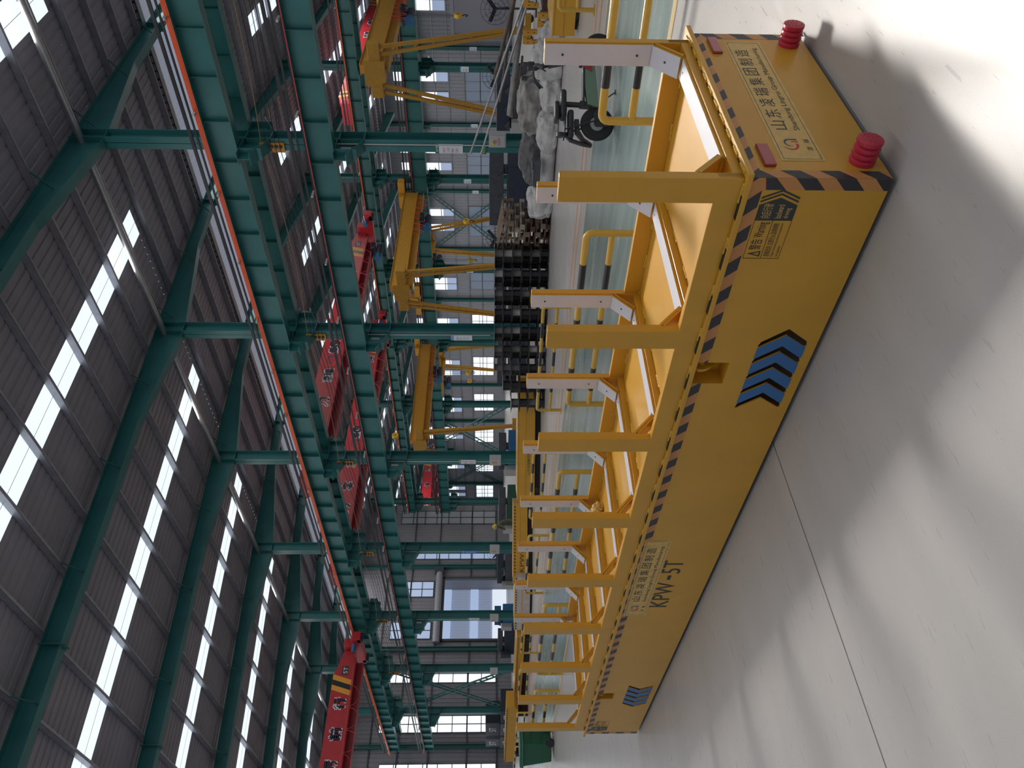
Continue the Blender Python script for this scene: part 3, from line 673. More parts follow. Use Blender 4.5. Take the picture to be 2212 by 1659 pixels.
def warning(u0, u1, v0, v1, flip):
    """warning sticker: boxed text and an arrow head pointing to the cart end"""
    T0, T1 = side_txt(.0004), side_txt(.0009); W_ = u1-u0; H_ = v1-v0
    U = (lambda s: u1-s*W_) if flip else (lambda s: u0+s*W_)
    def pl(mb, pts, TT): mb.add([TT(U(s), v0+t*H_) for s, t in pts], [tuple(range(len(pts)))])
    q = MB()
    for a, b, c, d in ((0, 0, .6, .012), (0, .988, .6, 1), (0, 0, .007, 1), (.2*0, .5, .6, .515)): pl(q, [(a, b), (c, b), (c, d), (a, d)], T0)
    pl(q, [(.58, 0), (.80, 0), (.905, .5), (.80, 1), (.58, 1)], T0)
    for o in (.045, .095): pl(q, [(.79+o, 0), (.815+o, 0), (.92+o, .5), (.815+o, 1), (.79+o, 1), (.895+o, .5)], T0)
    A = min(U(.02), U(.56)); B = max(U(.02), U(.56)); ww = B-A
    tri = [(A+.02*ww, v0+.56*H_), (A+.19*ww, v0+.56*H_), (A+.105*ww, v0+.92*H_)]
    tin = [(A+.055*ww, v0+.60*H_), (A+.155*ww, v0+.60*H_), (A+.105*ww, v0+.82*H_)]
    for i in range(3): q.add([T0(*tri[i]), T0(*tri[(i+1) % 3]), T0(*tin[(i+1) % 3]), T0(*tin[i])], [(0, 1, 2, 3)])
    text('!', T0, .012*ww*1.2, .15*H_, mb=q, at=(A+.099*ww, v0+.63*H_))
    text('警告', T0, .30*ww, .32*H_, mb=q, at=(A+.22*ww, v0+.6*H_)); text('Warning', T0, .42*ww, .34*H_, mb=q, at=(A+.57*ww, v0+.555*H_))
    text('超载危险 注意行人及障碍物', T0, .93*ww, .17*H_, mb=q, at=(A+.03*ww, v0+.29*H_))
    text('Danger of overload pay attention to pedestrians', T0, .93*ww, .09*H_, mb=q, at=(A+.03*ww, v0+.17*H_)); text('and obstacles', T0, .3*ww, .075*H_, mb=q, at=(A+.03*ww, v0+.06*H_))
    o = q.build('warning_sticker', INK, cart, recalc=False)
    q = MB(); A = min(U(.6), U(.84)); B = max(U(.6), U(.84)); ww = B-A
    text('向后行驶', T1, .86*ww, .26*H_, mb=q, at=(A+.07*ww, v0+.62*H_)); text('backward', T1, .8*ww, .17*H_, mb=q, at=(A+.07*ww, v0+.33*H_)); text('driving', T1, .6*ww, .18*H_, mb=q, at=(A+.07*ww, v0+.1*H_))
    q.build('sticker_lettering', PLATE, o, recalc=False)
warning(-.395, -.057, .368, .524, False)
warning(-6.777, -6.448, .37, .532, True)
for x0, x1 in ((.078, .24), (1.105, 1.277)):
    p = MB(); p.box((x0, -.014, .470), (x1, -.0005, .519)); p.build('reflector', REFL, cart, bevel=.004)['label'] = 'flat red reflector block'
bf0 = None
for x in (.122, 1.222):
    if bf0 is None:
        p = MB(); prof = [(0, .05)]
        for i in range(3):
            t = .006+i*.026
            prof += [(t, .0505), (t+.008, .0525), (t+.016, .0505), (t+.021, .043)]
        prof += [(.086, .0505), (.098, .0525), (.104, .0505), (.106, .046)]
        p.lathe((0, 0, 0), (0, -1, 0), prof, 32); bf = p.build('rubber_buffer', REDR, cart, smooth=True); bf['label'] = 'round red ribbed rubber buffer'
        q = MB()
        for i in range(3):
            for j in range(max(1, i*6)):
                a = 2*PI*j/max(1, i*6); q.cyl((.017*i*math.cos(a), -.105, .017*i*math.sin(a)), (.017*i*math.cos(a), -.109, .017*i*math.sin(a)), .0035, 8, .002)
        q.build('nub', REDR, bf); bf.location = (x, 0, .112); bf0 = bf
    else: dup(bf0, (x, 0, .112), parent=cart)
p = MB()
for x, y in ((.12, .6), (1.14, .6), (.12, 6.1), (1.14, 6.1)): p.cyl((x, y, .14), (x+.08, y, .14), .14, 24)
wl = p.build('wheels', DARK, cart)
p = MB(); p.add([(CW-.02, -.002, .0), (CW+.035, -.004, .012), (CW+.03, -.002, .04), (CW-.02, -.002, .03)], [(0, 1, 2, 3)]); p.build('loose_tape', TBLK, cart, recalc=False)
p = blob('crumpled_tape', (0, 0, 0), (.05, .07, .05), PLATE, 5, .4, 3, 4); tag(p, 'crumpled clear packing tape stuck in the fourth bay of the big cart deck', 'tape')
cm = cart.matrix_basis.copy() if False else Matrix.Translation((2.55925, 1.4827, 0)) @ Matrix.Rotation(DEL, 4, 'Z'); p.location = cm @ Vector((1.05, 4.05, DK+.045))
# ================================================================ guard rails along the walkway
def guard_rail(x, y0, y1, r, label, group, x1=None, band=.42):
    x1 = x if x1 is None else x1; H = .6; c = .07
    o = empty('guard_rail', (x, (y0+y1)/2, 0), label, 'guard rail', group); oy = (y0+y1)/2; dx = x1-x
    P = lambda y, z: (dx*(y-y0)/(y1-y0), y-oy, z)
    pts = [P(y0, 0), P(y0, H-r-c)]+[P(y0+c-c*math.cos(t), H-r-c+c*math.sin(t)) for t in (PI/8, PI/4, 3*PI/8)]+[P(y0+c, H-r), P(y1-c, H-r)]+[P(y1-c+c*math.sin(t), H-r-c+c*math.cos(t)) for t in (PI/8, PI/4, 3*PI/8)]+[P(y1, H-r-c), P(y1, 0)]
    m = MB(); m.tube(pts, r, 14); m.build('hoop', YRAIL, o, smooth=True)
    m = MB(); m.cyl(P(y0, .27), P(y1, .27), r*.92, 14); m.build('lower_rail', YRAIL, o, smooth=True)
    y = y0+band; k = 0
    while y < y1-band*.6:
        e = min(y+band, y1-band*.55); m = MB()
        if e-y > .08:
            m.cyl(P(y, H-r), P(e, H-r), r*1.03, 14); m.cyl(P(y, .27), P(e, .27), r*.95, 14); m.build('black_band', BLK, o, smooth=True)
        y += 2*band
    for y in (y0, y1):
        m = MB(); q = P(y, 0); m.box((q[0]-.07, q[1]-.07, 0), (q[0]+.07, q[1]+.07, .01)); m.build('foot_plate', YRAIL, o)
    return o
NR = 'guard rails along the near edge of the walkway'; FR = 'guard rails along the far edge of the walkway'
for (x, a, b), w in zip(((6.72, .45, 3.30), (6.86, 4.68, 7.5), (6.92, 9.13, 12.5), (6.9, 13.43, 16.73), (6.85, 17.6, 20.3)),
        ('closest to the camera, before the electric bike', 'second along, behind the second and third cart posts', 'third along, behind the middle cart posts', 'fourth along, behind the rear cart posts', 'ending beside the green wheeled bin')):
    guard_rail(x, a, b, .04, 'yellow black near-side guard rail '+w, NR)
for (x, a, b, x1), w in zip(((12.3, 1.4, 4.22, 12.35), (11.6, 9.73, 12.73, 11.45), (11.55, 14.45, 17.3, 11.5), (11.35, 17.95, 21.2, 11.3), (11.4, 23.0, 25.36, 11.2), (11.3, 27.0, 29.2, 11.1), (11.05, 30.66, 33.2, 10.9), (10.85, 34.1, 37.2, 10.7)),
        ('at the right edge, before the yellow flat cart', 'in front of the stacked black reels', 'before the long side of the yellow box cart', 'before the short cart with black lettering', 'before the cart wrapped in film', 'fifth along, before the hazard-edged cart', 'before the low yellow bridge piece', 'last along, beside the green wheeled bin')):
    guard_rail(x, a, b, .036, 'yellow black far-side guard rail '+w, FR, x1, .4)
# ================================================================ small electric bike behind the first guard rail
bk = empty('electric_bike', (9.23, 4.58, 0), 'small black and green electric bike with a double seat parked on the walkway', 'electric bike', rz=math.atan2(-.695, .719))
def wheel(x, r, name):
    m = MB(); t = .045
    prof = [(-t/2, r-.055), (-t/2, r-.02), (-t*.3, r-.004), (0, r), (t*.3, r-.004), (t/2, r-.02), (t/2, r-.055)]
    m.lathe((x, 0, r), (x, 1, r), prof, 40); w = m.build(name, RUBB, bk, smooth=True)
    m = MB(); m.lathe((x, 0, r), (x, 1, r), [(-.03, .05), (-.03, .09), (-.012, .1), (-.012, r-.06), (-.02, r-.05), (.02, r-.05), (.012, r-.06), (.012, .1), (.03, .09), (.03, .05)], 30); m.build('rim', BIKEL, w, smooth=True)
    m = MB(); m.cyl((x, -.07, r), (x, .07, r), .045, 16); m.build('hub', BIKE, w, smooth=True)
wheel(0, .225, 'rear_wheel'); wheel(1.0, .205, 'front_wheel')
m = MB(); m.prism([(.2, .19), (.80, .235), (.84, .40), (.72, .43), (.24, .36)], lambda u, v: (u, -.06, v), (0, .12, 0)); m.build('battery_frame', BIKEG, bk, bevel=.012)
m = MB(); m.bar((.16, 0, .17), (.86, 0, .235), .17, .07); m.build('deck', BIKEL, bk, bevel=.01)
m = MB(); m.bar((.22, 0, .41), (.84, 0, .41), .14, .03); m.bar((.86, 0, .24), (.80, 0, .47), .12, .08); m.build('deck_edge', BIKE, bk, bevel=.008)
m = MB(); m.prism([(.66, .30), (.80, .31), (.82, .43), (.73, .43), (.71, .37)], lambda u, v: (u, -.075, v), (0, .01, 0)); m.build('red_cover', CRED, bk, bevel=.004)
m = MB(); m.bar((.9, 0, .30), (.78, 0, .88), .075, .075); m.tube([(.78, 0, .86), (.745, 0, 1.02), (.72, 0, 1.06)], .03, 10)
for s in (-1, 1): m.tube([(.95, .06*s, .52), (1.0, .07*s, .36), (1.0, .075*s, .205)], .016, 8)
m.bar((.96, 0, .5), (.96, 0, .54), .15, .06); m.build('steering_column', BIKE, bk, smooth=True)
m = MB(); m.tube([(.62, -.30, .98), (.68, -.24, 1.05), (.72, -.08, 1.07), (.72, .08, 1.07), (.68, .24, 1.05), (.62, .30, .98)], .014, 10); hb = m.build('handlebar', BIKE, bk, smooth=True)
for s in (-1, 1):
    m = MB(); m.tube([(.60, .33*s, .96), (.665, .265*s, 1.035)], .021, 10); m.build('grip', SEATM, hb, smooth=True)
    m = MB(); m.tube([(.58, .27*s, .93), (.66, .22*s, 1.03), (.70, .2*s, 1.05)], .01, 8); m.build('brake_lever', BIKE, hb, smooth=True)
    m = MB(); m.tube([(.72, .16*s, 1.06), (.70, .22*s, 1.14), (.70, .24*s, 1.16)], .008, 8); m.box((.68, .22*s-.04, 1.14), (.70, .22*s+.05, 1.22)); m.build('mirror', BIKE, hb)
m = MB(); m.box((.72, -.06, 1.06), (.80, .06, 1.15)); m.build('display', BIKE, hb, bevel=.01)
def cushion(x0, x1, z0, z1, w, name):
    mm = MB(); mm.box((x0, -w, z0), (x1, w, z1)); o = mm.build(name, SEATM, bk, smooth=True); b = o.modifiers.new('edge', 'BEVEL'); b.width = min(.035, (z1-z0)*.45); b.segments = 4; return o
cushion(.07, .42, .64, .72, .13, 'seat'); cushion(.03, .27, .73, .80, .12, 'rear_cushion')
m = MB(); m.cyl((.245, 0, .33), (.26, 0, .65), .035, 14); m.bar((.245, 0, .3), (.255, 0, .46), .11, .07); m.build('seat_post', BIKE, bk, smooth=True)
m = MB()
for s in (-1, 1): m.tube([(.25, .09*s, .64), (-.14, .09*s, .665), (-.2, .05*s, .665)], .011, 8); m.tube([(-.1, .09*s, .66), (.02, .09*s, .24)], .011, 8)
m.box((-.18, -.1, .655), (.2, .1, .667)); m.build('rear_rack', BIKE, bk)
m = MB(); m.box((-.2, -.085, .54), (.17, .085, .62)); m.build('rack_box', BIKE, bk, bevel=.03)
m = MB(); m.prism([(.05, .47), (-.10, .46), (-.2, .40), (-.27, .30), (-.30, .29), (-.22, .44), (-.12, .52), (.05, .53)], lambda u, v: (u, -.05, v), (0, .1, 0)); m.tube([(-.13, 0, .66), (-.22, 0, .58), (-.27, 0, .42), (-.29, 0, .3)], .03, 8); m.build('rear_mudguard', BIKE, bk, bevel=.008)
m = MB(); m.cyl((-.17, -.14, .73), (-.22, -.14, .73), .05, 16); m.tube([(-.18, -.14, .70), (-.15, -.07, .66)], .008, 6); m.build('tail_lamp', BIKE, bk, smooth=True)
m = MB(); m.prism([(-.06, .10), (.16, .13), (.22, .20), (.12, .28), (-.04, .26)], lambda u, v: (u, -.075, v), (0, .03, 0)); m.build('motor_cover', BIKE, bk, bevel=.01)
m = MB(); m.tube([(.29, -.05, .16), (.37, -.14, .006)], .009, 8); m.bar((.34, -.14, .006), (.40, -.14, .006), .03, .01); m.build('kickstand', BIKE, bk)
# ================================================================ steel reels stacked on the floor
REELC = {0: ('black', REEL1), 1: ('grey', REEL2), 2: ('white', REEL3)}
protos = {}
def reel(loc, c, label, rz):
    if c not in protos:
        o = empty('cable_reel', loc, label, 'reel', None); h = .25
        m = MB(); m.lathe((0, 0, .012), (0, 0, 1), [(0, .10), (h-.022, .10)], 20); m.build('drum', REELC[c][1], o, smooth=True)
        for z in (0, h-.014): m = MB(); m.lathe((0, 0, z), (0, 0, 1), [(0, .25), (.003, .275), (.011, .275), (.014, .25)], 28); m.build('flange', RIM, o, smooth=True)
        protos[c] = o
    else: o = dup(protos[c], loc)
    o.rotation_euler = (rnd.uniform(-.012, .012), rnd.uniform(-.012, .012), rz); o['label'] = label; o['group'] = f'stacked {REELC[c][0]} reels'; return o
tier = ['floor tier', 'second tier', 'third tier', 'fourth tier', 'fifth tier', 'top tier']
ux, uy = -.41, .912
for row in range(3):
    for i in range(9):
        s = -.1+i*.58+.29*(row % 2)+rr.uniform(-.012, .012)
        bx_ = 17.25+ux*s+row*.52*uy; by_ = 12.6+uy*s-row*.52*ux
        if (bx_-X1)**2+(by_-Y1-S1)**2 < .6**2: continue
        nl = 6 if s < 3.6 else 5
        if i == 8: nl = 4
        for l in range(nl):
            c = rnd.choice((0, 0, 0, 0, 1, 1, 2)) if row < 2 else rnd.choice((0, 0, 1))
            where = 'right end' if i == 0 else ('left end' if i >= 6 else 'middle')
            reel((bx_+rnd.uniform(-.008, .008), by_+rnd.uniform(-.008, .008), l*.262), c, f'{REELC[c][0]} drum steel reel, {tier[l]}, {["front","second","back"][row]} row, {where} of the reel stack', rnd.random()*6)
# ================================================================ pallets
def pallet_parts(o, mats):
    L, Wd = 1.15, .95
    for j in range(5):
        m = MB(); y = -Wd/2+.05+j*(Wd-.1)/4; m.box((-L/2, y-.05, .115), (L/2, y+.05, .135)); m.build('top_board', mats[j % len(mats)], o)
    for j in range(3):
        m = MB(); x = -L/2+.05+j*(L-.1)/2; m.box((x-.05, -Wd/2, .093), (x+.05, Wd/2, .115)); m.build('cross_board', mats[0], o)
    for j in range(3):
        for k in range(3):
            m = MB(); x = -L/2+.05+j*(L-.1)/2; y = -Wd/2+.05+k*(Wd-.1)/2; m.box((x-.05, y-.05, .018), (x+.05, y+.05, .093)); m.build('block', mats[0], o)
    for j in range(3):
        m = MB(); y = -Wd/2+.05+j*(Wd-.1)/2; m.box((-L/2, y-.05, 0), (L/2, y+.05, .018)); m.build('bottom_board', mats[0], o)
PP = [('floor pallet, grey brown and sunk under the stack', 0, (WOODD, WOOD)), ('second pallet from the floor, pushed to the right', .03, (WOOD,)), ('third pallet from the floor, dark boards', -.02, (WOOD, WOODD)), ('dark red brown pallet in the middle of the stack', .06, (WOODD, WOODD, WOOD)),
      ('fifth pallet, deep with dark red boards', -.05, (WOOD, WOODD)), ('pale pallet in the upper half of the stack', .02, (WOODL, WOOD)), ('palest pallet near the top of the stack', .1, (WOODL,)), ('tilted pallet second from the top', .16, (WOOD, WOODL)), ('slanting topmost pallet leaning on the reels', .22, (WOOD,))]
for i, (w, a, ms) in enumerate(PP):
    o = empty('wooden_pallet', (17.85+rnd.uniform(-.06, .06), 12.0+rnd.uniform(-.12, .12)-.0*i, i*.145), 'wooden pallet: '+w, 'pallet', 'stacked wooden pallets', rz=R(66)+a)
    pallet_parts(o, ms)
    if i > 6: o.rotation_euler.x = 0; o.rotation_euler.y = -.07*(i-6); o.location.z += .06*(i-6)
# ================================================================ heap of wrapped goods
def sheet(name, x, y, z, r, m, seed, label, cat='tarpaulin', amp=.2, fr=2.2): 
    o = blob(name, (x, y, z), r, m, seed, amp, fr); tag(o, label, cat, 'sheeted goods in the heap'); return o
sheet('white_tarpaulin', 17.6, 10.95, 0, (.42, .46, .36), TARPW, 1, 'dirty white tarpaulin draped to the floor beside the pallets')
m = MB(); m.lathe((17.25, 9.05, .2), (17.25, 10.4, .2), [(0, .1), (.02, .19), (.3, .2), (.7, .185), (1.1, .2), (1.33, .19), (1.35, .1)], 28); o = m.build('rolled_sheet', TARPW, smooth=True); tag(o, 'long roll of white sheeting lying on the floor before the dark tarpaulin', 'sheet roll', 'sheeted goods in the heap')
sheet('dark_tarpaulin', 17.95, 9.75, 0, (.55, .85, .48), TARPD, 3, 'dark plastic sheet spread over goods in the middle of the heap')
sheet('plastic_bundle', 17.9, 8.35, .32, (.45, .72, .36), TARPG, 4, 'grey clear-plastic bundle, topmost of the heap beside the column')
sheet('white_bundle', 17.3, 8.75, 0, (.34, .5, .28), TARPW, 5, 'plump white sheeted bundle under the grey plastic one, behind the bike tail')
sheet('white_bundle', 17.35, 7.75, 0, (.36, .5, .26), TARPW, 6, 'creased white sheeted bundle behind the bike seat')
sheet('white_bundle', 17.3, 7.0, 0, (.36, .44, .40), TARPW, 7, 'tall white sheeted bundle behind the bike handlebar')
sheet('white_bundle', 17.45, 6.5, 0, (.34, .38, .30), TARPW, 8, 'small white sheeted bundle beside the yellow clamps')
m = MB(); m.box((16.85, 9.38, .40), (17.1, 9.98, .60)); m.box((16.83, 9.4, .58), (17.12, 9.6, .63)); o = m.build('gearbox', MGREY, bevel=.03); tag(o, 'dark ribbed gearbox lying on the white sheeting', 'gearbox')
# long poles and pipes
def pole(p, q, r, mt, label, cat='pipe', name='steel_pipe'):
    m = MB(); m.cyl(p, q, r, 16); tag(m.build(name, mt, smooth=True), label, cat, 'long pipes over the heap'); 
pole((18.5, 10.08, 2.24), (18.35, 5.5, .70), .028, STEEL, 'upper of two bright leaning steel poles ending by the column')
pole((18.5, 10.08, 1.94), (18.35, 5.5, .62), .028, STEEL, 'lower of two bright leaning steel poles ending by the column')
pole((18.95, 8.2, 1.58), (18.8, 5.0, .82), .05, PIPEB, 'thick brown pipe just below the bright poles')
pole((19.15, 8.9, 1.42), (19.0, 5.0, .95), .04, PIPEB, 'thin brown pipe between the thick pipes')
pole((18.6, 9.0, 1.18), (18.5, 5.0, .78), .075, PIPEG, 'thickest grey pipe of the bundle over the heap')
for y, z, s, w in ((6.52, .62, 1, 'lower one, facing with three bolt holes'), (5.72, .62, 1.05, 'upper one at the right edge'), (6.15, .30, 1, 'bottom one, half behind the white sheeting')):
    p = MB(); P = [(0, 0), (.36, 0), (.36, .10), (.24, .10), (.24, .13), (.1, .13), (.1, .22), (.24, .22), (.24, .25), (.36, .25), (.36, .34), (0, .34)]
    P = [(u*.9*s, v*.9*s) for u, v in P]; H = [[(a+.014*math.cos(t*PI/5), b+.014*math.sin(t*PI/5)) for t in range(10)] for a, b in ((.05, .15), (.12, .045), (.26, .045), (.12, .265), (.26, .265))]
    p.prism(P, lambda u, v: (17.25, y-.17+v, z+.32-u), (.1, 0, 0), H); o = p.build('steel_clamp', YCR, bevel=.004); tag(o, 'yellow C-shaped steel clamp plate, '+w, 'clamp', 'yellow clamp plates')
p = MB()
for i, (y, z) in enumerate(((5.6, 0), (6.3, 0), (7.0, 0))): p.box((17.7, y, z), (18.4, y+.5, z+.5))
o = p.build('scrap_steel', mat('rusty_steel', (.09, .05, .04), .7, noise=.4)); o['kind'] = 'stuff'; tag(o, 'rusty scrap steel under the pipes', 'scrap')
p = MB(); p.bar((18.2, 7.3, .9), (18.0, 7.9, .95), .3, .05); p.bar((18.1, 7.6, .62), (18.1, 7.9, 1.05), .25, .05); o = p.build('rusty_bracket', MATS['rusty_steel']); tag(o, 'rust red steel bracket on top of the heap behind the bike handlebar', 'bracket')
p = MB(); p.prism([(0, 0), (.22, .0), (.16, .12), (.22, .3), (.1, .42), (-.05, .3)], lambda u, v: (18.0, 9.95+u, .45+v), (.9, -.1, .05)); o = p.build('cast_beam', PIPEB, bevel=.01); tag(o, 'rust brown steel beam end with round holes above the dark sheet', 'beam')
# ================================================================ column fittings
def onx(x): return lambda u, v: (x-.0, u, v)
def elec_box(k, y0, y1, z0, z1, w):
    x = X1-.24
    o = empty('electrical_box', (x, (y0+y1)/2, z0), f'grey electrical box with a red warning mark on the {w} near column', 'electrical box', 'boxes on the near columns')
    m = MB(); h = (y1-y0)/2; H = z1-z0; m.box((-.22, -h, 0), (.01, h, H)); m.build('cabinet', BOXW, o, bevel=.01)
    m = MB(); m.box((-.235, -h+.02, .03), (-.221, h-.02, H-.03)); m.build('door', BOXW, o)
    T = lambda u, v: (-.237, -u, v); q = MB()
    q.add([T(-h+.06, H-.14), T(-h+.2, H-.14), T(-h+.13, H-.03)], [(0, 1, 2)]); q.build('warning_triangle', SIGNY, o, recalc=False)
    q = MB(); text('电', T, .13, .13, mb=q, at=(-.07, H*.5)); text('有电危险', T, .22, .06, mb=q, at=(-.11, H*.34)); q.build('lettering', SIGNR, o, recalc=False)
elec_box(0, 9.82, 10.2, 1.25, 1.73, 'first'); elec_box(2, 24.3, 24.75, 1.25, 1.73, 'third'); elec_box(3, 31.35, 31.85, 1.25, 1.73, 'fourth'); elec_box(4, 38.6, 39.1, 1.25, 1.73, 'fifth'); elec_box(5, 45.85, 46.35, 1.25, 1.73, 'sixth')
def sign(x, yc, w, z0, z1, head, label, lines, back=SIGNW, headc=SIGNB, ink=SIGNR, face='x'):
    o = empty('notice_board', (x, yc, z0), label, 'sign', 'signs on the columns'); H = z1-z0
    T = lambda d: ((lambda u, v: (-d, -u, v)) if face == 'x' else (lambda u, v: (u, -d, v)))
    m = MB(); a, b = ((-.012, -w/2, 0), (.0, w/2, H)) if face == 'x' else ((-w/2, -.012, 0), (w/2, 0, H)); m.box(a, b); m.build('board', back, o)
    q = MB(); F = T(.0135); q.add([F(-w/2, H*.86), F(w/2, H*.86), F(w/2, H), F(-w/2, H)], [(0, 1, 2, 3)]); q.build('header', headc, o, recalc=False)
    q = MB(); text(head, T(.015), w*.7, H*.08, mb=q, at=(-w*.35, H*.89)); q.build('header_lettering', TXTW, o, recalc=False)
    q = MB(); n_ = len(lines)
    for i, t in enumerate(lines): text(t, F, w*.8*min(1, len(t)/6), H*.6/n_*.7, mb=q, at=(-w*.4, H*(.78-.62*(i+1)/n_)))
    q.build('lettering', ink, o, recalc=False); return o
sx = X1-.245
sign(sx, 10.36, .28, 2.47, 3.26, '标语', 'tall white notice board with red lettering on the first near column', ('安全生产', '人人有责', '质量第一', '信誉至上'), headc=SIGNG)
sign(sx, 10.36, .26, 1.82, 1.96, '', 'small black and yellow sign under the notice board of the first near column', ('注意安全',), SIGNG, SIGNY, SIGNY) if False else None
o = empty('safety_sign', (sx, 10.37, 1.80), 'small dark green exit sign low on the first near column', 'sign', 'signs on the columns'); m = MB(); m.box((-.012, -.15, 0), (0, .15, .17)); m.build('board', SIGNG, o); q = MB(); text('安全出口', lambda u, v: (-.014, -u, v), .26, .07, mb=q, at=(-.13, .05)); q.build('lettering', SIGNY, o, recalc=False)
sign(sx, 17.62, .26, 2.34, 3.11, '制度', 'tall blue-headed notice board on the second near column', ('安全操作', '规程一二', '三四五六', '七八九十'), ink=SIGNB)
sign(sx, 24.76, .26, 2.32, 3.06, '环保', 'tall white and green notice board on the third near column', ('爱护环境', '人人有责'), headc=SIGNG)
sign(sx, 31.98, .26, 2.33, 3.11, '制度', 'tall blue notice board on the fourth near column', ('安全操作', '规程一二', '三四五六'), SIGNB, SIGNB, TXTW)
sign(sx, 39.2, .26, 2.33, 3.0, '标语', 'tall pale notice board on the fifth near column', ('安全生产', '人人有责'), headc=SIGNG)
for k, w in ((0, 'first'), (1, 'second'), (2, 'third')):
    sign(X2-.26, Y2-.0+S2*k, .3, 3.0, 3.5, '制度', f'small blue-headed notice on the {w} middle-row column', ('安全生产', '操作规程'), ink=SIGNB)
    sign(X3-.52, Y3-.2+S3*k, .35, 3.1, 3.8, '制度', f'small blue-headed notice on the {w} slim column of the far wall', ('安全生产', '操作规程'), ink=SIGNB)
def insulators(k, w):
    y = Y1+S1*k; o = empty('wire_bracket', (X1-.24, y+.07, 7.5), f'yellow wire bracket with five insulators on the {w} near column', 'wire bracket', 'wire brackets on the near columns')
    m = MB(); m.box((-.05, -.14, 0), (0, .14, .68)); m.build('plate', STR_Y, o)
    for i in range(5):
        m = MB(); m.lathe((-.05, -.05, .1+i*.125), (-1, -.05, .1+i*.125), [(0, .03), (.02, .05), (.05, .05), (.06, .03), (.08, .045), (.1, .02)], 12); m.build('insulator', MGREY, o, smooth=True)
for k, w in enumerate(('first', 'second', 'third', 'fourth', 'fifth', 'sixth')): insulators(k, w)
for i in range(5):
    pts = []
    for k in range(-1, 6):
        for t in range(6):
            if k == 5 and t: break
            s = t/6; pts.append((X1-.38+.0*i, Y1+S1*(k+s)+.02, 7.6+i*.125-.18*math.sin(PI*s)))
    m = MB(); m.tube(pts, .010, 6); o = m.build('overhead_wire', WIREY if i == 4 else WIRE); tag(o, ('brown' if i == 4 else 'black')+' sagging wire along the near columns, '+['lowest of five', 'second from below', 'middle of five', 'fourth from below', 'topmost of five'][i], 'wire', 'wires along the near columns')
def flood(x, y, z, w):
    o = empty('floodlight', (x, y, z), f'small white floodlight on the {w} near column', 'floodlight', 'floodlights on the near columns')
    m = MB(); m.box((-.16, -.12, -.02), (-.08, .12, .26)); m.build('housing', BOXW, o); m = MB(); m.bar((-.08, 0, .12), (.1, 0, .16), .04, .04); m.build('arm', BOXW, o)
for k, w in ((0, 'first'), (1, 'second'), (2, 'third'), (4, 'fifth')): flood(X1-.3, Y1+S1*k+.1, 5.62, w)
# ================================================================ hoists and cranes
def hoist(o, x, y, z, drop, s=1, axis=(1, 0, 0)):
    """electric wire rope hoist hung under a girder"""
    m = MB(); m.cyl((x-.45*s, y, z-.42*s), (x+.4*s, y, z-.42*s), .2*s, 18); h = m.build('hoist_drum', MOTD, o, smooth=True)
    m = MB(); m.cyl((x-.86*s, y, z-.42*s), (x-.45*s, y, z-.42*s), .23*s, 18, .19*s); m.build('hoist_motor', MOTB, h, smooth=True)
    m = MB(); m.box((x-.4*s, y-.35*s, z-.2*s), (x+.3*s, y+.35*s, z-.05)); m.cyl((x-.3*s, y-.4*s, z-.05), (x-.3*s, y+.4*s, z-.05), .1*s, 12); m.cyl((x+.2*s, y-.4*s, z-.05), (x+.2*s, y+.4*s, z-.05), .1*s, 12); m.build('trolley', MOTD, h)
    m = MB()
    for d in (-.12, .12): m.cyl((x+d, y, z-.5*s), (x+d*.6, y, z-drop), .012, 6)
    m.build('rope', WIRE, h)
    m = MB(); m.cyl((x, y-.09, z-drop-.1), (x, y+.09, z-drop-.1), .2*s, 20); hk = m.build('hook_block', HOOKY, o, smooth=True)
    m = MB(); m.cyl((x, y-.1, z-drop-.1), (x, y+.1, z-drop-.1), .045*s, 10); m.build('pulley_pin', BLK, hk)
    m = MB(); m.tube([(x, y, z-drop-.28)]+[(x+.11*s*math.sin(a), y, z-drop-.45-.11*s*math.cos(a)) for a in [PI-i*PI*1.5/10 for i in range(11)]], .025*s, 8); m.build('hook', WIRE, hk, smooth=True)
